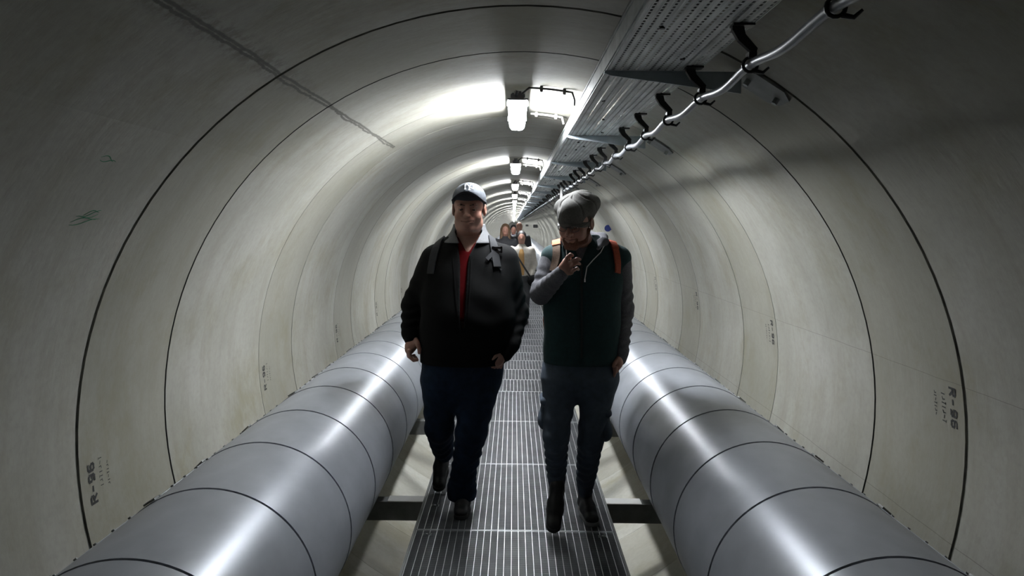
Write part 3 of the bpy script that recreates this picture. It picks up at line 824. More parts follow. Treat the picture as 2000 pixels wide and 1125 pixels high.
M['skin'] = mat('fair_skin', (.31, .16, .12), .5, noise=.08, scale=40, bump=.05, bscale=300); M['skin'].node_tree.nodes['Principled BSDF'].inputs['Subsurface Weight'].default_value = .12
M['skin'].node_tree.nodes['Principled BSDF'].inputs['Subsurface Radius'].default_value = (.012, .005, .003)
M['eye_white'] = mat('eye_white', (.42, .39, .37), .25); M['iris_dark'] = mat('dark_iris', (.03, .02, .015), .2)
M['jacket'] = mat('black_softshell', (.0045, .0047, .005), .9, spec=.12, noise=.15, scale=60, bump=.15, bscale=500)
M['collar_grey'] = mat('grey_jacket_lining', (.065, .067, .073), .8, noise=.15, scale=120, bump=.2, bscale=600)
M['red'] = mat('red_shirt', (.065, .002, .003), .95, spec=.08, noise=.1, scale=60)
M['jeans'] = mat('dark_blue_jeans', (.008, .018, .038), .9, spec=.2, noise=.3, scale=25, bump=.25, bscale=500)
M['shoe'] = mat('black_shoe', (.010, .010, .011), .5, noise=.2, scale=60)
M['sole'] = mat('shoe_sole', (.20, .20, .20), .7)
M['cap'] = mat('charcoal_cap', (.028, .033, .042), .85, noise=.1, scale=150, bump=.2, bscale=700)
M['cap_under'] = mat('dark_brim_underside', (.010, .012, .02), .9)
M['logo'] = mat('white_embroidery', (.80, .80, .80), .7)
M['hair'] = mat('dark_brown_hair', (.03, .018, .012), .7, noise=.4, scale=120)
M['strap'] = mat('grey_webbing', (.018, .019, .022), .8, spec=.25, noise=.15, scale=200)
M['flatcap'] = mat('grey_wool_flat_cap', (.095, .092, .087), .95, noise=.18, scale=140, bump=.35, bscale=500)
M['teal'] = mat('dark_teal_fleece', (.005, .025, .028), .95, noise=.2, scale=60, bump=.3, bscale=400)
M['teal_bag'] = mat('teal_bag_fabric', (.02, .17, .19), .8, noise=.2, scale=60)
M['heather'] = mat('grey_heather_jersey', (.10, .10, .113), .95, spec=.2, noise=.22, scale=170, bump=.25, bscale=600)
M['cargo'] = mat('grey_blue_cargo_cloth', (.045, .062, .088), .88, noise=.2, scale=30, bump=.2, bscale=500)
M['orange'] = mat('orange_strap_fabric', (.50, .13, .045), .8, noise=.15, scale=90)
M['redstrap'] = mat('rust_red_strap_fabric', (.30, .05, .02), .8, noise=.15, scale=90)
M['brownstrap'] = mat('brown_strap_mesh', (.13, .085, .06), .85, noise=.3, scale=150)
M['beard'] = mat('reddish_brown_beard', (.12, .05, .03), .9, noise=.4, scale=200, bump=.6, bscale=400)
M['cord'] = mat('white_cord', (.62, .62, .63), .8)
M['lens'] = bpy.data.materials.new('spectacle_lens'); M['lens'].use_nodes = True
_b = M['lens'].node_tree.nodes['Principled BSDF']; _b.inputs['Base Color'].default_value = (.95, .95, .95, 1); _b.inputs['Transmission Weight'].default_value = 1; _b.inputs['Roughness'].default_value = .02; _b.inputs['IOR'].default_value = 1.15
M['frame'] = mat('dark_spectacle_frame', (.02, .015, .015), .3)

def fo(amp, a=34., b=9., c=0.):
    return lambda x, y, z: amp*(np.sin(a*z+b*x+2.0*np.sin(8*x+5*y+c)+c)*.6+np.sin(.55*a*z-14*x+3*np.sin(6*z+c))*.4)

def finger(F_, pts, r0, r1):
    n = len(pts)-1
    for i in range(n):
        a, b = pts[i], pts[i+1]; F_.cone(a, b, r0+(r1-r0)*i/n, r0+(r1-r0)*(i+1)/n, .0025)

# ---------- man in the baseball cap
A = lambda x, y, Y: np.array(at(x, y, Y))
g1 = at(905, 1000, 3.95); base1 = Vector((g1.x, 3.98, 0))
man1 = empty('person', base1, 'heavyset person in black jacket, dark jeans and charcoal baseball cap walking towards the camera', 'person')
def row(y, xl, xr, Y, ry, dy=0.):
    a, b = at(xl, y, Y), at(xr, y, Y); return ((a.z+b.z)/2, (a.x+b.x)/2, Y+dy, (b.x-a.x)/2, ry)
T1 = [row(450, 893, 938, 3.97, .06), row(462, 874, 954, 3.97, .085), row(472, 860, 970, 3.97, .102), row(486, 846, 986, 3.97, .122), row(520, 828, 1002, 3.96, .150), row(570, 824, 1006, 3.94, .180),
      row(620, 822, 1008, 3.93, .200), row(665, 820, 1004, 3.94, .200), row(706, 822, 988, 3.95, .180)]
J = Field([-.72, 3.55, .78], [.14, 4.25, 1.62], .0062)
J.loft(T1, .02, 2.25, fold=fo(.0035))
sL, eL, wL = A(849, 507, 3.97), A(807, 594, 4.0), A(801, 650, 3.93)
J.cone(sL, eL, .078, .064, .045, folds=(.004, 4, .9, .4)); J.cone(eL, wL, .064, .050, .02, folds=(.005, 3, .5, .6)); J.cone(wL, A(804, 661, 3.91), .047, .043, .01)
sR, eR, wR = A(984, 507, 3.97), A(1006, 612, 3.99), A(996, 672, 3.88)
J.cone(sR, eR, .082, .074, .045, folds=(.004, 4, .9, .4)); J.cone(eR, wR, .074, .056, .02, folds=(.003, 3, .5, .6)); J.cone(wR, A(985, 690, 3.86), .052, .048, .01)
zt, zn, zb_ = at(905, 455, 3.8).z, at(905, 500, 3.8).z, at(905, 655, 3.75).z
xc0 = at(903, 560, 3.77).x
def opening(d, X, Y, Z):
    hw = np.interp(Z.ravel(), [zb_-.02, zb_+.05, zn-.05, zn, zt, zt+.1], [-.02, .010, .020, .026, .070, .10])[None, None, :]
    xc = np.interp(Z.ravel(), [zb_, zn, zt], [xc0, xc0+.004, xc0+.022])[None, None, :]
    g = np.maximum(np.abs(X-xc)-hw, Y-np.interp(Z.ravel(), [1.46, 1.52], [3.90, 3.965])[None, None, :])
    return np.maximum(d, -g)
J.mod(opening); jn = J.net(); mesh_obj('jacket', [jn], M['jacket'], man1, 1); bvJ = bvh_of(jn)
# zip edges, chest seam
mb = MB()
for sd, pts in (('l', [(889, 505), (893, 560), (897, 610), (901, 652)]), ('r', [(917, 505), (914, 560), (911, 610), (906, 652)])):
    surf_strap(mb, bvJ, [(x+(-4 if sd == 'l' else 4), y) for x, y in pts], .007, .003, .001)
world_mb(mb, 'zip', M['jacket'], man1)
C1 = Field([-.50, 3.7, 1.38], [-.02, 4.2, 1.64], .0045)
def ccut(X, Y, Z):
    hw = np.interp(Z.ravel(), [1.45, 1.50, 1.58], [.010, .045, .085])[None, None, :]
    return -np.maximum(np.abs(X-(xc0+.02))-hw, Y-3.93)*-1.0
xN = at(916, 455, 3.97).x
C1.loft([(1.600, xN, 4.005, .082, .080), (1.575, xN, 3.995, .086, .086), (1.535, xN, 3.985, .110, .104), (1.495, xN-.005, 3.975, .150, .135)], .0, 2.1, shell=.0065, cut=ccut)
cn = C1.net(); mesh_obj('collar', [cn], M['collar_grey'], man1, 1)
SH = Field([-.50, 3.62, .95], [0, 4.2, 1.60], .008)
SH.loft([(r[0], r[1], r[2], r[3]*.93, r[4]-.018) for r in T1[1:7]], .0, 2.25); SH.cone((xN, 3.99, 1.50), (xN, 4.0, 1.55), .085, .07, .02)
def vneck(d, X, Y, Z):
    hw = np.interp(Z.ravel(), [1.44, 1.455, 1.53, 1.6], [-.01, .008, .058, .09])[None, None, :]
    return np.maximum(d, -np.maximum(np.abs(X-(xc0+.022))-hw, Y-3.985))
SH.mod(vneck)
mesh_obj('shirt', [SH.net()], M['red'], man1, 1)
# trousers
H1 = Field([-.62, 3.6, .05], [.08, 4.5, .95], .0065)
H1.loft([row(690, 826, 984, 3.96, .150), row(720, 824, 984, 3.96, .160), row(745, 824, 978, 3.96, .15), row(768, 836, 962, 3.96, .12), row(800, 872, 926, 3.96, .06)], .02, 2.3, fold=fo(.003, 40, 12, 1.))
kL = A(858, 835, 3.97); aL = np.array([at(866, 915, 4.25).x, 4.25, .215])
H1.cone(A(862, 745, 3.96), kL, .112, .080, .03, folds=(.004, 3, .8, .5)); H1.cone(kL, aL, .080, .060, .02, folds=(.005, 4, .6, .5))
kR = A(920, 845, 3.89); aR = A(903, 955, 3.94)
H1.cone(A(938, 745, 3.95), kR, .112, .086, .03, folds=(.004, 3, .8, .5)); H1.cone(kR, A(905, 925, 3.93), .086, .070, .02, folds=(.005, 4, .6, .6)); H1.cone(A(905, 925, 3.93), A(902, 958, 3.94), .070, .083, .015, folds=(.004, 3, .5, .6))
H1.cone(A(902, 952, 3.94), A(902, 966, 3.94), .083, .080, .01)
mesh_obj('jeans', [H1.net()], M['jeans'], man1, 1)
def shoe(parent, heel, toe, up, wd=.046, m=None, sole=None, hgt=.055):
    """heel and toe on the sole line; up = direction out of the shoe"""
    heel, toe, up = Vector(heel), Vector(toe), Vector(up).normalized(); f = (toe-heel); L_ = f.length; f.normalize(); sd = f.cross(up).normalized(); up = sd.cross(f).normalized()
    lo = [min(heel[i], toe[i])-.16 for i in range(3)]; hi = [max(heel[i], toe[i])+.16 for i in range(3)]
    Fs = Field(lo, hi, .0045)
    def q(t, h, s_=0): return heel+f*(t*L_)+up*h+sd*s_
    Fs.cone(q(.12, .045), q(.45, .045), .036, .040, .01, flat=(up, 1.0)); Fs.cone(q(.45, .040), q(.86, .030), .043, .038, .02, flat=(up, .72))
    Fs.cone(q(.14, .05), q(.16, .105), .040, .038, .02); Fs.cone(q(.2, .09), q(.62, .05), .030, .030, .02)
    def flat_(d, X, Y, Z): return np.maximum(d, -((X-heel.x)*up.x+(Y-heel.y)*up.y+(Z-heel.z)*up.z-.012))
    Fs.mod(flat_); o = mesh_obj('shoe', [Fs.net()], m or M['shoe'], parent, 1)
    Fz = Field(lo, hi, .0045)
    Fz.cone(q(.14, .0), q(.5, .0), .040, .042, .0, flat=None); Fz.cone(q(.5, 0), q(.88, .0), .045, .040, .02)
    def slab(d, X, Y, Z):
        g = (X-heel.x)*up.x+(Y-heel.y)*up.y+(Z-heel.z)*up.z
        return np.maximum(np.maximum(d, g-.022), .001-g)
    Fz.mod(slab); V_, F__ = Fz.net(); so = mesh_obj('sole', [(V_, F__)], sole or M['shoe'], parent, 0)
    so.parent = o
    mb = MB()
    for i in range(5):
        t = .36+.08*i; mb.tube([q(t, .098-.045*(t-.2)-.01*i*.35, -.022), q(t+.01, .108-.055*(t-.2)-.01*i*.35, 0), q(t, .098-.045*(t-.2)-.01*i*.35, .022)], .0025, 6)
    l = world_mb(mb, 'laces', M['black'], parent); l.parent = o
    return o
fx = at(903, 1000, 3.85).x
shoe(man1, (fx, 4.03, .0), (fx-.005, 3.76, .0), (0, 0, 1))
bx_ = at(858, 955, 4.2).x
shoe(man1, (bx_+.01, 4.375, .155), (bx_, 4.165, .006), (0, .55, .83))
# head, hands and body
hd1 = Head(at(916, 409, 3.93), 1.07, yaw=D(-2), pitch=D(3))
FH = hd1.field(.0023, (xN, 3.985, 1.46), jowl=.004, neck_r=.062)
FH.cone((xN, 3.96, 1.50), (xN-.005, 3.925, 1.44), .060, .060, .04)
hn1 = FH.net()
Hd = Field([-.66, 3.75, .80], [-.45, 4.05, 1.02], .0028)
w0 = A(804, 664, 3.91)
w0 = A(805, 661, 3.91)
Hd.cone(A(802, 650, 3.92), w0, .030, .027, .01)
kn = A(800, 683, 3.89)
Hd.cone(w0, A(803, 675, 3.90), .028, .033, .012, flat=((0, 1, .1), 1.2)); Hd.cone(A(803, 675, 3.90), kn, .031, .026, .012, flat=((0, 1, .1), 1.3)); Hd.cone(A(809, 664, 3.90), A(809, 674, 3.87), .020, .018, .012)
for i, (p_, Yo) in enumerate((([(799, 686), (801, 697), (808, 703.5), (815, 703)], 3.855), ([(797.5, 684), (799, 696), (806, 702), (814, 701)], 3.88), ([(797, 682), (798, 694), (804, 700), (812, 698)], 3.905), ([(797, 680), (797, 690), (802, 697), (809, 694)], 3.93))):
    finger(Hd, [A(x, y, Yo-.004*j) for j, (x, y) in enumerate(p_)], .0125-.0006*i, .0088)
finger(Hd, [A(812, 664, 3.88), A(816.5, 673, 3.855), A(819, 682, 3.845), A(819, 689, 3.845)], .0145, .0095)
Hp = Field([-.14, 3.70, .80], [.06, 3.98, 1.0], .0035)
Hp.cone(A(985, 684, 3.87), A(978, 694, 3.84), .030, .034, .01, flat=((0, 1, 0), .8)); Hp.cone(A(978, 694, 3.84), A(972, 706, 3.83), .033, .028, .01, flat=((0, 1, 0), .7))
finger(Hp, [A(975, 690, 3.82), A(967, 696, 3.80), A(962, 701, 3.80)], .012, .0085)
for i in range(4): finger(Hp, [A(982-6*i, 702, 3.835), A(980-6*i, 711, 3.84), A(978-6*i, 718, 3.85)], .0095, .008)
B1 = Field([-.64, 3.6, .04], [.08, 4.5, 1.56], .0095)
B1.loft([(r[0], r[1], r[2], max(.04, r[3]-.045), r[4]-.045) for r in T1[1:]], .02)
for (a, b, ra, rb) in ((sL, eL, .045, .040), (eL, wL, .040, .030), (sR, eR, .048, .043), (eR, wR, .043, .030), (A(862, 745, 3.96), kL, .085, .060), (kL, aL, .058, .040), (A(938, 745, 3.95), kR, .085, .062), (kR, aR, .060, .042)): B1.cone(a, b, ra, rb, .03)
B1.cone((xN, 4.0, 1.42), (xN, 4.01, 1.53), .07, .05, .02); B1.cone(aL, (bx_, 4.30, .12), .036, .03, .02); B1.cone(aR, (fx, 3.98, .07), .036, .03, .02)
mesh_obj('body', [hn1, Hd.net(), Hp.net(), B1.net()], M['skin'], man1, 1)
hd1.eyes(man1, M['iris_dark'])
# eyebrows, hair at the sides
def brow(hd, parent, m, z=.0225, th=.0035):
    for g in (-1, 1):
        F_ = Field(np.array(hd.w(g*.03, -.085, z))-.04, np.array(hd.w(g*.03, -.085, z))+.04, .0025)
        F_.cone(hd.w(g*.014, -.093, z+.0005), hd.w(g*.03, -.0935, z+.004), th, th, .004); F_.cone(hd.w(g*.03, -.0935, z+.004), hd.w(g*.048, -.083, z+.0005), th, th*.7, .004)
        mesh_obj('eyebrow', [F_.net()], m, parent, 1)
brow(hd1, man1, M['hair'])
def hair_shell(hd, res=.004, zlo=-.03, front=-.035, grow=.004):
    F_ = Field(np.array(hd.p)-.19, np.array(hd.p)+.19, res)
    def cl(e, x, y, z): s_ = hd.s; return np.maximum(np.maximum(e, -(y/s_-front+.02)), zlo-.035-z/s_)
    F_.ell(hd.w(0, .02, .035), [(.076+grow)*hd.s, (.094+grow)*hd.s, (.088+grow)*hd.s], 0, hd.rot, clip=cl); return F_
mesh_obj('hair', [hair_shell(hd1).net()], M['hair'], man1, 1)
# cap: crown and curved brim
K = Field(np.array(hd1.p)-.2, np.array(hd1.p)+.2, .0035)
def ccl(e, x, y, z):
    th = np.arctan2(x, -y); return np.maximum(e+.0012*np.exp(-(np.sin(th*3)/.08)**2), (.022*np.clip((-y-.02)/.06, 0, 1)-.024)*hd1.s-z)
K.ell(hd1.w(0, .016, .050), [.0865*hd1.s, .106*hd1.s, .086*hd1.s], 0, hd1.rot, clip=ccl)
K.cone(hd1.w(0, -.056, .084), hd1.w(0, -.052, .106), .040, .030, .03)
kn_ = K.net(); cap1 = mesh_obj('baseball_cap', [kn_], M['cap'], man1, 1); bvK = bvh_of(kn_)
def brim(hd, parent, m, mu, z0=.080, drop=.054, length=.070, half=.087, tilt=-.014, y0=-.080, nm='cap_brim'):
    mb = MB(); nu, nv = 24, 8; top = []; 
    for j in range(nv+1):
        v = j/nv
        for i in range(nu+1):
            u = 2*i/nu-1; cu = math.sqrt(max(0, 1-u*u))
            y = (.012+y0*cu**.8*1.0) - v*length*(cu**.55); x = half*u*(1+.02*v)
            z = z0-drop*abs(u)**1.9-tilt*v
            top.append(hd.w(x, y, z))
    t_ = hd.R @ Vector((0, 0, -.003)); n = (nu+1)*(nv+1)
    fs = [(j*(nu+1)+i, j*(nu+1)+i+1, (j+1)*(nu+1)+i+1, (j+1)*(nu+1)+i) for j in range(nv) for i in range(nu)]
    vs = top+[p+t_ for p in top]
    mb.add(vs, fs, 0, True); mb.f += [[n+q for q in f[::-1]] for f in fs]; mb.mi += [1]*len(fs); mb.sm += [True]*len(fs)
    e = [nv*(nu+1)+i for i in range(nu+1)]
    for a, b in zip(e[:-1], e[1:]): mb.f.append([a, b, n+b, n+a]); mb.mi.append(0); mb.sm.append(False)
    return world_mb(mb, nm, [m, mu], parent)
br_ = brim(hd1, man1, M['cap'], M['cap_under']); br_.parent = cap1
mb = MB()
lx, ly, lw_, lh = 908, 359.6, 17, 10.6
def logo(strokes, wd):
    for st in strokes: surf_strap(mb, bvK, [(lx+q[0]*lw_, ly+q[1]*lh) for q in st], wd, .0016, .0012, 3)
logo([[(.04, .95), (.04, .15)], [(.04, .12), (.96, .92)], [(.96, .95), (.96, .1)], [(.2, -.05), (.5, .5)], [(.8, -.05), (.5, .5)], [(.5, .5), (.5, 1.08)], [(.4, 1.08), (.6, 1.08)], [(.12, -.05), (.30, -.05)], [(.70, -.05), (.88, -.05)], [(-.06, .95), (.14, .95)]], .0040)
lg = world_mb(mb, 'cap_emblem', M['logo'], man1); lg.parent = cap1

# backpack of the first man
bp1 = empty('backpack', Vector((base1.x, 4.2, 1.15)), 'dark backpack on the back of the person in the black jacket, grey shoulder straps showing', 'backpack')
PB = Field([-.50, 4.03, .88], [0, 4.48, 1.50], .008)
xb = at(910, 550, 4.2).x
PB.loft([(.92, xb, 4.27, .14, .09), (1.0, xb, 4.28, .16, .11), (1.2, xb, 4.28, .16, .115), (1.36, xb, 4.25, .145, .095), (1.44, xb, 4.215, .10, .06)], 0, 3.0)
mesh_obj('bag', [PB.net()], M['jacket'], bp1, 1)
for (pts, w_, nm) in (([(958, 464), (962, 476), (965, 488), (967, 505), (970, 522)], .046, 'shoulder_strap'), ([(864, 468), (856, 478), (849, 495), (845, 515), (842, 535)], .046, 'shoulder_strap')):
    mb = MB(); x0 = at(pts[0][0], pts[0][1], 4.0).x
    h_ = hit(bvJ, *pts[0]); 
    P_, N_ = surf_strap(mb, bvJ, pts, w_, .008, .004, 5)
    if P_:
        Q_, W_ = over_back([bvJ], P_[0], N_[0], (.02, .04, .07, .10, .13, .16, .19))
        Q_ = [P_[1], P_[0]]+Q_; W_ = [N_[1], N_[0]]+W_; mb.ribbon(Q_, W_, w_, .008)
    so = world_mb(mb, nm, M['strap'], bp1)
mb = MB()
h_ = hit(bvJ, 969, 489, .012); c = h_[0]
for (dx, dz, sx, sz) in ((.004, .008, .024, .006), (.004, -.014, .024, .006), (-.020, -.002, .007, .018), (.026, -.002, .005, .018)):
    mb.bevbox((c.x+dx-sx, c.y-.010, c.z+dz-sz), (c.x+dx+sx, c.y+.004, c.z+dz+sz), .002)
world_mb(mb, 'buckle', M['black'], bp1)
mb = MB(); surf_strap(mb, bvJ, [(966, 492), (958, 499), (950, 508)], .022, .004, .008, 4); surf_strap(mb, bvJ, [(958, 505), (968, 516), (978, 528)], .010, .003, .004, 4); world_mb(mb, 'webbing', M['strap'], bp1)

# ---------- man in the flat cap
base2 = Vector((at(1130, 1000, 3.8).x, 3.80, 0))
man2 = empty('person', base2, 'person in grey flat cap, dark teal vest and cargo trousers walking with one hand raised', 'person')
Y2 = 3.72
T2 = [row(458, 1120, 1165, Y2+.02, .055), row(470, 1102, 1186, Y2+.01, .075), row(482, 1086, 1200, Y2, .10), row(502, 1072, 1214, Y2, .118), row(540, 1064, 1216, Y2-.01, .130), row(600, 1062, 1212, Y2-.01, .130), row(660, 1062, 1210, Y2, .128), row(708, 1060, 1210, Y2+.01, .130)]
V2 = Field([-.02, 3.45, .80], [.75, 4.0, 1.60], .006)
V2.loft(T2, .02, 2.2, fold=fo(.003, 30, 9, 2.))
V2.cone(A(1088, 500, Y2), A(1080, 502, Y2), .066, .064, .03); V2.cone(A(1200, 502, Y2), A(1208, 505, Y2), .068, .067, .03)
def vopen(d, X, Y, Z):
    xc = at(1135, 480, 3.6).x; hw = np.interp(Z.ravel(), [1.40, 1.44, 1.55], [-.01, .012, .06])[None, None, :]
    return np.maximum(d, -np.maximum(np.abs(X-xc)-hw, Y-3.70))
V2.mod(vopen); vn = V2.net(); mesh_obj('vest', [vn], M['teal'], man2, 1); bvV = bvh_of(vn)
mb = MB(); surf_strap(mb, bvV, [(1136, 515), (1136, 600), (1136, 700)], .009, .003, .0005, 8); world_mb(mb, 'zip', M['black'], man2)
SW = Field([-.06, 3.25, .78], [.75, 4.0, 1.62], .0052)
s2, e2, w2 = A(1080, 503, Y2), A(1056, 573, 3.66), A(1096, 534, 3.43)
SW.cone(s2, e2, .062, .055, .03, folds=(.004, 4, .85, .4)); SW.cone(e2, w2, .056, .034, .015, folds=(.004, 5, .45, .5)); SW.cone(w2, w2+(w2-e2)*.04, .034, .033, .01)
s3, e3, w3 = A(1209, 507, Y2), A(1216, 605, 3.76), A(1212, 688, 3.70)
SW.cone(s3, e3, .064, .058, .03, folds=(.004, 5, .85, .4)); SW.cone(e3, w3, .058, .042, .02, folds=(.005, 5, .5, .6)); SW.cone(w3, A(1210, 700, 3.69), .040, .038, .01)
SW.loft([(r[0], r[1], r[2], r[3]-.016, r[4]-.012) for r in T2[1:-1]], .01); SW.loft([(r[0]+.004, r[1], r[2], r[3]-.018, r[4]-.016) for r in T2[-2:]], .01)
# hood lying round the neck
hp = [A(1112, 486, 3.57), A(1105, 472, 3.64), A(1110, 463, 3.77), A(1145, 460, 3.83), A(1175, 463, 3.78), A(1180, 471, 3.66), A(1168, 486, 3.58)]
for i in range(len(hp)-1): SW.cone(hp[i], hp[i+1], [.012, .019, .027, .031, .024, .016][i], [.019, .027, .031, .024, .016, .010][i], .03, flat=((0, .3, 1), .72))
sn = SW.net(); mesh_obj('hoodie', [sn], M['heather'], man2, 1); bvS = bvh_of(sn)
for pts, Y0_, nm in (([(1106, 472), (1107, 488), (1108, 503), (1110, 516)], 3.0, 'hood_cord'), ([(1181, 478), (1172, 494), (1158, 508), (1146, 522), (1142, 545)], 3.0, 'hood_cord')):
    mb = MB(); P_ = []
    for (x, y) in pts:
        h_ = hit(bvV, x, y, .010)
        P_.append(h_[0] if h_ else at(x, y, 3.56))
    mb.tube(P_, .0026, 6); mb.tube([P_[-1], P_[-1]-Vector((0, 0, .016))], .004, 6); world_mb(mb, nm, M['cord'], man2)
H2 = Field([0, 3.35, .05], [.72, 4.15, .95], .0055)
H2.loft([row(694, 1064, 1208, Y2+.02, .120), row(715, 1060, 1208, Y2+.02, .125), row(740, 1059, 1206, Y2+.01, .125), row(762, 1072, 1196, Y2+.01, .10), row(785, 1108, 1160, Y2+.01, .05)], .02, 2.3, fold=fo(.003, 40, 14, 3.))
k2, a2 = A(1086, 850, 3.66), A(1087, 938, 3.74)
H2.cone(A(1094, 745, Y2), k2, .096, .068, .03, folds=(.004, 3, .85, .4)); H2.cone(k2, a2, .068, .046, .02, folds=(.0055, 6, .6, .5)); H2.cone(a2, A(1087, 950, 3.74), .044, .040, .01)
k3, a3 = A(1153, 862, 3.70), A(1143, 945, 3.86)
H2.cone(A(1170, 745, Y2), k3, .096, .067, .03, folds=(.004, 3, .85, .4)); H2.cone(k3, a3, .067, .048, .02, folds=(.0055, 6, .6, .5)); H2.cone(a3, A(1143, 958, 3.87), .045, .042, .01)
mesh_obj('cargo_trousers', [H2.net()], M['cargo'], man2, 1)
for (x, y, dx) in ((1066, 805, -1), (1180, 828, 1)):
    F_ = Field(np.array(at(x, y, 3.70))-.15, np.array(at(x, y, 3.70))+.15, .0045)
    c = np.array(at(x, y, 3.72)); F_.ell(c, [.030, .066, .088], .02); F_.ell(c+np.array([dx*.008, -.01, -.040]), [.034, .055, .045], .03)
    F_.cone(c+np.array([dx*.004, -.05, .070]), c+np.array([dx*.004, .04, .075]), .024, .024, .006, flat=((1, 0, 0), 1.25))
    mesh_obj('cargo_pocket', [F_.net()], M['cargo'], man2, 1)
sx = at(1079, 1020, 3.65).x
shoe(man2, (at(1088, 950, 3.8).x, 3.80, .165), (sx, 3.60, .010), (0, -.62, .78))
sx = at(1150, 1010, 3.78).x
shoe(man2, (sx-.012, 3.96, .0), (sx+.015, 3.69, .0), (0, 0, 1), sole=M['sole'])
hd2 = Head(at(1125, 436, 3.60), 1.0, yaw=D(-27), pitch=D(15), roll=D(2))
xN2 = at(1143, 470, 3.74).x
F2 = hd2.field(.0024, (xN2, 3.76, 1.44), neck_r=.054)
G2 = Field([.10, 3.28, 1.30], [.42, 3.62, 1.50], .0027)
pw = A(1095, 535, 3.43); G2.cone(w2, pw, .024, .025, .01)
G2.cone(pw, A(1106, 524, 3.405), .025, .029, .012, flat=((.3, 1, 0), .8)); G2.cone(A(1106, 520, 3.405), A(1114, 530, 3.40), .022, .018, .012, flat=((.3, 1, 0), .8)); G2.cone(A(1099, 522, 3.41), A(1104, 514, 3.405), .018, .016, .012)
finger(G2, [A(1103, 514, 3.40), A(1108, 503, 3.385), A(1114, 497.5, 3.38), A(1118, 499, 3.385)], .0105, .0080)
finger(G2, [A(1108, 516, 3.40), A(1118, 510, 3.375), A(1127, 505.5, 3.375), A(1132, 507, 3.385)], .0098, .0078)
finger(G2, [A(1112, 522, 3.40), A(1120, 517.5, 3.37), A(1128, 513.5, 3.372), A(1132, 515.5, 3.385)], .0095, .0075)
finger(G2, [A(1114, 530, 3.40), A(1121, 527.5, 3.378), A(1127, 524, 3.378), A(1129.5, 526.5, 3.388)], .0088, .0070)
finger(G2, [A(1099, 522, 3.42), A(1103, 510, 3.435), A(1108, 504, 3.44), A(1113, 504, 3.435)], .0125, .0088)
Hq = Field([.44, 3.55, .78], [.68, 3.85, 1.0], .0035)
Hq.cone(A(1210, 696, 3.69), A(1207, 708, 3.67), .028, .032, .01, flat=((1, 0, 0), .8)); Hq.cone(A(1207, 708, 3.67), A(1202, 720, 3.67), .031, .026, .01, flat=((1, 0, 0), .75))
for i in range(4): finger(Hq, [A(1203, 718, 3.64+.02*i), A(1201, 728, 3.645+.02*i), A(1199, 735, 3.65+.02*i)], .0092, .0078)
finger(Hq, [A(1206, 702, 3.65), A(1200, 710, 3.635), A(1198, 716, 3.63)], .0115, .0085)
B2 = Field([0, 3.35, .04], [.72, 4.1, 1.56], .0095)
B2.loft([(r[0], r[1], r[2], max(.04, r[3]-.05), max(.03, r[4]-.04)) for r in T2[1:]], .02)
for (a, b, ra, rb) in ((s2, e2, .036, .034), (e2, w2, .034, .024), (s3, e3, .038, .036), (e3, w3, .036, .025), (A(1094, 745, Y2), k2, .068, .048), (k2, a2, .046, .032), (A(1170, 745, Y2), k3, .068, .048), (k3, a3, .046, .032)): B2.cone(a, b, ra, rb, .03)
B2.cone((xN2, 3.75, 1.40), (xN2, 3.76, 1.50), .06, .045, .02); B2.cone(a2, (at(1088, 960, 3.75).x, 3.74, .14), .030, .026, .02); B2.cone(a3, (sx, 3.90, .08), .030, .026, .02)
mesh_obj('body', [F2.net(), G2.net(), Hq.net(), B2.net()], M['skin'], man2, 1)
hd2.eyes(man2, M['iris_dark']); brow(hd2, man2, M['hair'], .0215)
mesh_obj('hair', [hair_shell(hd2).net()], M['hair'], man2, 1)
BE = Field(np.array(hd2.p)-.17, np.array(hd2.p)+.12, .0035)
for g in (-1, 1):
    BE.cone(hd2.w(g*.070, -.006, -.028), hd2.w(g*.056, -.036, -.075), .010, .014, .012); BE.cone(hd2.w(g*.056, -.036, -.075), hd2.w(g*.018, -.075, -.098), .014, .018, .015)
    BE.cone(hd2.w(g*.010, -.094, -.043), hd2.w(g*.031, -.082, -.058), .0042, .0042, .008); BE.cone(hd2.w(g*.033, -.082, -.060), hd2.w(g*.028, -.078, -.085), .006, .012, .01)
BE.cone(hd2.w(-.018, -.077, -.098), hd2.w(.018, -.077, -.098), .018, .018, .012); BE.cone(hd2.w(0, -.088, -.078), hd2.w(0, -.080, -.095), .007, .012, .008)
mesh_obj('beard', [BE.net()], M['beard'], man2, 0)
# glasses
mb = MB(); fr = M['frame']
for g in (-1, 1):
    n = 20; mb.tube([hd2.w(g*.032+.0235*math.cos(2*math.pi*i/n), -.1015-.004*math.cos(2*math.pi*i/n)*g*-1, .0+.0165*math.sin(2*math.pi*i/n)) for i in range(n+1)], .0016, 6, caps=False)
    mb.tube([hd2.w(g*.0555, -.097, .006), hd2.w(g*.076, -.05, .010), hd2.w(g*.082, .0, .012), hd2.w(g*.084, .014, .006)], .0016, 6)
mb.tube([hd2.w(-.009, -.104, .003), hd2.w(0, -.107, .006), hd2.w(.009, -.104, .003)], .0016, 6)
gl = world_mb(mb, 'glasses', fr, man2)
for g in (-1, 1):
    mb = MB(); n = 20; r1 = [hd2.w(g*.032+.0230*math.cos(2*math.pi*i/n), -.1015+.004*g*math.cos(2*math.pi*i/n), .016*math.sin(2*math.pi*i/n)) for i in range(n)]
    r2 = [p+(hd2.R @ Vector((0, .0012, 0))) for p in r1]
    mb.add(r1+r2, [tuple(range(n)), tuple(range(2*n-1, n-1, -1))]+[(i, (i+1) % n, n+(i+1) % n, n+i) for i in range(n)])
    l = world_mb(mb, 'lens', M['lens'], man2); l.parent = gl
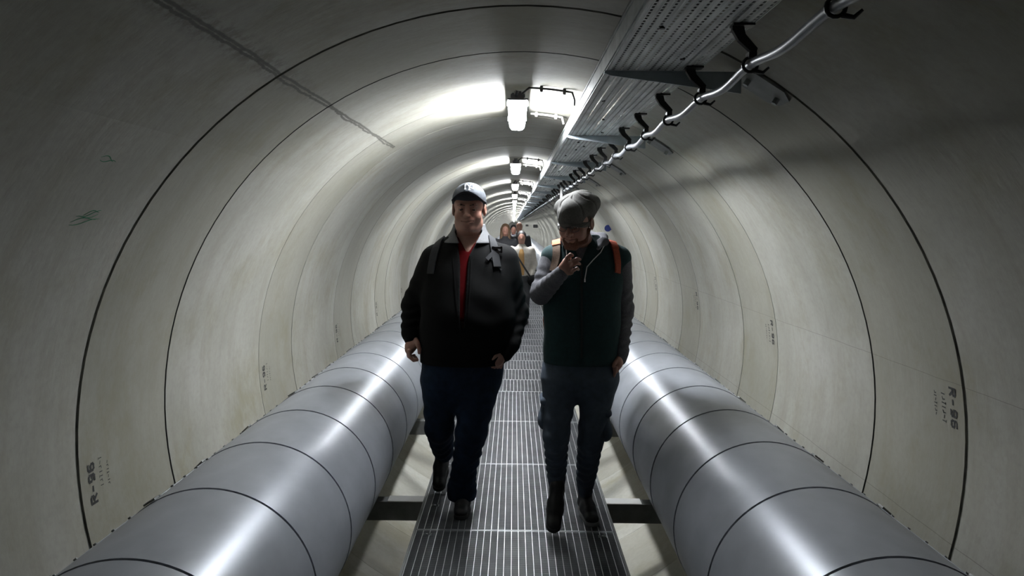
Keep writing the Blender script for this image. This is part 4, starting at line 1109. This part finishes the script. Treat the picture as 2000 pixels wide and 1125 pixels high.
# flat cap: puffy eight panel crown, button, band and short peak
pc = at(1130, 398, 3.66); capR = (Matrix.Rotation(D(-24), 3, 'Z') @ Matrix.Rotation(D(15), 3, 'X') @ Matrix.Rotation(D(5), 3, 'Y'))
cr = [[capR[i][j] for j in range(3)] for i in range(3)]
FC = Field(np.array(pc)-.19, np.array(pc)+.19, .0034)
def puff(d, X, Y, Z):
    x, y, z = X-pc[0], Y-pc[1], Z-pc[2]
    x, y, z = (cr[0][0]*x+cr[1][0]*y+cr[2][0]*z, cr[0][1]*x+cr[1][1]*y+cr[2][1]*z, cr[0][2]*x+cr[1][2]*y+cr[2][2]*z)
    x, y = x+.012, y+.045; th = np.arctan2(y, x)+.25*np.sin(th0(x, y)*9); r = np.sqrt(x*x+y*y); w_ = np.clip((r-.006)/.03, 0, 1)*np.clip((z+.04)/.03, 0, 1)
    return d+w_*(.0065*np.exp(-(np.sin(th*3.5+.9)/.20)**2)-.001)+.004*np.sin(x*30+2.4*np.sin(y*21+.6)+1.)*np.clip((r-.03)/.05, 0, 1)
th0 = lambda x, y: np.sqrt(x*x+y*y)*4
FC.ell(pc, [.104, .128, .058], 0, cr); FC.ell(hd2.w(0, .02, .045), [.084, .102, .090], .01, hd2.rot, clip=lambda e, x, y, z: np.maximum(e, .005-z))
q = Vector(pc)+capR @ Vector((-.048, -.050, -.018)); FC.ell(q, [.056, .058, .036], .03, cr); q = Vector(pc)+capR @ Vector((.02, -.03, .034)); FC.ell(q, [.045, .05, .036], .04, cr)
q = Vector(pc)+capR @ Vector((.05, -.02, -.005)); FC.ell(q, [.055, .08, .048], .03, cr)
FC.cone(hd2.w(0, -.050, .050), hd2.w(0, .05, .040), .070, .074, .025)
FC.mod(puff); fcn = FC.net(); fcap = mesh_obj('flat_cap', [fcn], M['flatcap'], man2, 1)
bt = Vector(pc)+capR @ Vector((-.012, -.045, .060)); mb = MB(); vs = []
F_ = Field(np.array(bt)-.03, np.array(bt)+.03, .003); F_.ell(bt, [.011, .011, .006], 0, cr); b_ = mesh_obj('cap_button', [F_.net()], M['flatcap'], man2, 1); b_.parent = fcap
pk = brim(hd2, man2, M['flatcap'], M['flatcap'], z0=.040, drop=.026, length=.042, half=.078, tilt=.018, y0=-.098, nm='cap_peak'); pk.parent = fcap
# backpack of the second man
bp2 = empty('backpack', Vector((base2.x, 3.95, 1.15)), 'teal backpack with orange and brown shoulder straps worn by the person in the flat cap', 'backpack')
PB = Field([.0, 3.80, .80], [.72, 4.16, 1.50], .008); xb = at(1134, 550, 3.95).x
PB.loft([(.86, xb, 3.985, .15, .085), (.95, xb, 3.99, .19, .11), (1.15, xb, 3.99, .192, .115), (1.35, xb, 3.975, .165, .10), (1.44, xb, 3.95, .11, .06)], 0, 3.0)
mesh_obj('bag', [PB.net()], M['teal_bag'], bp2, 1)
for pts, w_, m, m2 in (([(1088, 468), (1088, 478), (1088, 494), (1086, 508), (1082, 524)], .042, M['orange'], M['brownstrap']), ([(1196, 472), (1202, 485), (1205, 508), (1204, 528)], .034, M['redstrap'], M['redstrap'])):
    mb = MB(); pts2 = [(x, y+6) for x, y in pts]
    P_, N_ = surf_strap(mb, bvV, pts2, w_, .009, .005, 5, mi=1)
    if P_:
        Q_, W_ = over_back([bvV, bvS], P_[0], N_[0], (.02, .04, .07, .10, .13, .16, .19))
        k_ = min(4, len(P_)-1); Q_ = [P_[j]+N_[j]*.004 for j in range(k_, -1, -1)]+Q_; W_ = [N_[j] for j in range(k_, -1, -1)]+W_; mb.ribbon(Q_, W_, w_*1.12, .009, 0)
    world_mb(mb, 'shoulder_strap', [m, m2], bp2)
mb = MB(); mb.tube([A(1066, 600, 3.84), A(1062, 625, 3.86), A(1066, 660, 3.87)], .006, 6); world_mb(mb, 'side_cord', M['redstrap'], bp2)

# ---------- the group behind
def walker(px, ytop, Y, lab, top, leg, hair, hr=.085, long=False, wide=.20, jack=None, lift=.0):
    x = at(px, 450, Y).x; zt_ = at(px, ytop, Y).z; hgt = zt_; s_ = hgt/1.70; b = Vector((x, Y, 0))
    t = empty('person', b, lab, 'person')
    P = lambda dx, dy, z: np.array((x+dx*s_, Y+dy*s_, z*s_))
    Bd = Field([x-.42, Y-.5, -.02], [x+.42, Y+.5, zt_+.06], .011)
    Bd.ell(P(0, 0, 1.595), [.070*s_, .088*s_, .098*s_], .01); Bd.ell(P(0, -.03, 1.54), [.05*s_, .055*s_, .06*s_], .03); Bd.cone(P(0, -.085, 1.60), P(0, -.10, 1.565), .012, .015, .01)
    Bd.cone(P(0, .02, 1.36), P(0, 0, 1.52), .045, .048, .02); Bd.cone(P(0, 0, .95), P(0, .01, 1.24), .09, .09, .04, flat=((1, 0, 0), 1.3))
    arms = []
    for g in (-1, 1):
        sh, el, wr = P(g*(wide-.02), 0, 1.36), P(g*(wide+.04), .03, 1.10), P(g*(wide-.02), -.10, .90); arms.append((sh, el, wr))
        Bd.cone(sh, el, .038, .034, .03); Bd.cone(el, wr, .034, .024, .02); Bd.cone(wr, P(g*(wide-.04), -.13, .82), .026, .022, .02)
        kn_ = P(g*.09, -.06*g-.02, .50); an = P(g*.09, -.10*g+.04, .09)
        Bd.cone(P(g*.08, 0, .9), kn_, .075, .05, .03); Bd.cone(kn_, an, .05, .032, .02); Bd.cone(an+np.array([0, 0, -.03]), an+np.array([0, -.13, -.042]), .035, .028, .02)
    mesh_obj('body', [Bd.net()], M['skin'], t, 1)
    Tp = Field([x-.42, Y-.4, .7*s_], [x+.42, Y+.4, 1.5*s_], .011)
    Tp.loft([(.88*s_, x, Y, .17*s_, .13*s_), (1.1*s_, x, Y, .165*s_, .14*s_), (1.3*s_, x, Y, (wide-.0)*s_, .13*s_), (1.38*s_, x, Y, .15*s_, .11*s_), (1.43*s_, x, Y+.01, .085*s_, .085*s_), (1.47*s_, x, Y+.015, .062*s_, .068*s_)], .02)
    for sh, el, wr in arms: Tp.cone(sh, el, .062, .052, .04); Tp.cone(el, wr, .052, .040, .02)
    tn = Tp.net(); mesh_obj('jacket', [tn], top, t, 1)
    if jack:
        Tq = Field([x-.3, Y-.4, .7*s_], [x+.3, Y+.1, 1.5*s_], .011)
        Tq.loft([(.90*s_, x, Y-.012, .09*s_, .133*s_), (1.1*s_, x, Y-.012, .09*s_, .143*s_), (1.3*s_, x, Y-.012, .085*s_, .133*s_), (1.38*s_, x, Y-.012, .07*s_, .10*s_)], 0); mesh_obj('shirt', [Tq.net()], jack, t, 1)
    Lg = Field([x-.3, Y-.4, .05], [x+.3, Y+.4, 1.0*s_], .011)
    Lg.loft([(.80*s_, x, Y, .16*s_, .12*s_), (.94*s_, x, Y, .16*s_, .125*s_)], .03)
    for g in (-1, 1):
        kn_ = P(g*.09, -.06*g-.02, .50); an = P(g*.09, -.10*g+.04, .12); Lg.cone(P(g*.085, 0, .84), kn_, .095, .068, .04); Lg.cone(kn_, an, .068, .052, .02)
    mesh_obj('trousers', [Lg.net()], leg, t, 1)
    for g in (-1, 1):
        an = P(g*.09, -.10*g+.04, .09); S_ = Field(an-.25, an+.2, .011); S_.cone((an[0], an[1]+.03, .045), (an[0], an[1]-.14, .04), .042, .042, .02)
        S_.mod(lambda d, X, Yy, Z: np.maximum(d, .003-Z)); mesh_obj('shoe', [S_.net()], M['shoe'], t, 1)
    if hair is not None:
        Hr = Field([x-.2, Y-.2, 1.25*s_], [x+.2, Y+.25, zt_+.08], .009)
        Hr.ell(P(0, .025, 1.62), [hr*s_, .098*s_, .098*s_], .01, mode='add')
        if long:
            for g in (-1, 1): Hr.cone(P(g*.062, .0, 1.60), P(g*.075, -.01, 1.40), .034, .036, .03)
            Hr.cone(P(0, .06, 1.6), P(0, .09, 1.38), .07, .06, .03)
        Hr.ell(P(0, -.095, 1.555), [.048*s_, .06*s_, .060*s_], .01, mode='sub'); mesh_obj('hair', [Hr.net()], hair, t, 1)
    return t, tn, x, s_
tan = mat('pale_beige_jacket', (.40, .37, .33), .85, noise=.1, scale=30); yel = mat('amber_top', (.42, .24, .09), .85); blk = mat('dark_trousers', (.03, .032, .035), .85)
navy = mat('navy_jacket', (.02, .025, .06), .8); dk = mat('near_black_coat', (.018, .018, .022), .8); brn = mat('long_brown_hair', (.09, .05, .025), .7, noise=.3, scale=60); bkh = mat('black_hair', (.012, .010, .010), .6)
pA, tnA, xA, sA = walker(1019, 452, 11.6, 'person in pale jacket and amber top with dark strap across the chest, behind the men', tan, blk, bkh, jack=yel)
bag = empty('crossbody_bag', Vector((xA, 11.6, 1.0)), 'small dark bag on a cross strap beside the person in the pale jacket', 'bag')
bvA = bvh_of(tnA); mb = MB()
x0, zA = xA-.13*sA, 1.33*sA; Pq = []
for i in range(9):
    t_ = i/8; Pq.append(Vector((x0+(.30*sA)*t_, 11.6-.150*sA-.015*math.sin(math.pi*t_), zA-(.46*sA)*t_)))
mb.ribbon(Pq, [Vector((0, -1, 0))]*9, .028, .006); world_mb(mb, 'strap', M['black'], bag)
FB = Field([xA+.05, 11.3, .55], [xA+.45, 11.7, 1.0], .01); FB.ell((xA+.25*sA, 11.47, .80*sA), [.12, .07, .10], .01); mesh_obj('pouch', [FB.net()], M['jacket'], bag, 1)
walker(987, 438, 13.2, 'person with long brown hair in a dark coat, leftmost of the group in the distance', dk, blk, brn, long=True)
walker(1003, 440, 17.0, 'farthest person in navy clothes between the two front figures of the distant group', navy, blk, bkh)
walker(1014, 433, 15.0, 'bald person with pale head showing above the dark-haired person', dk, blk, None)
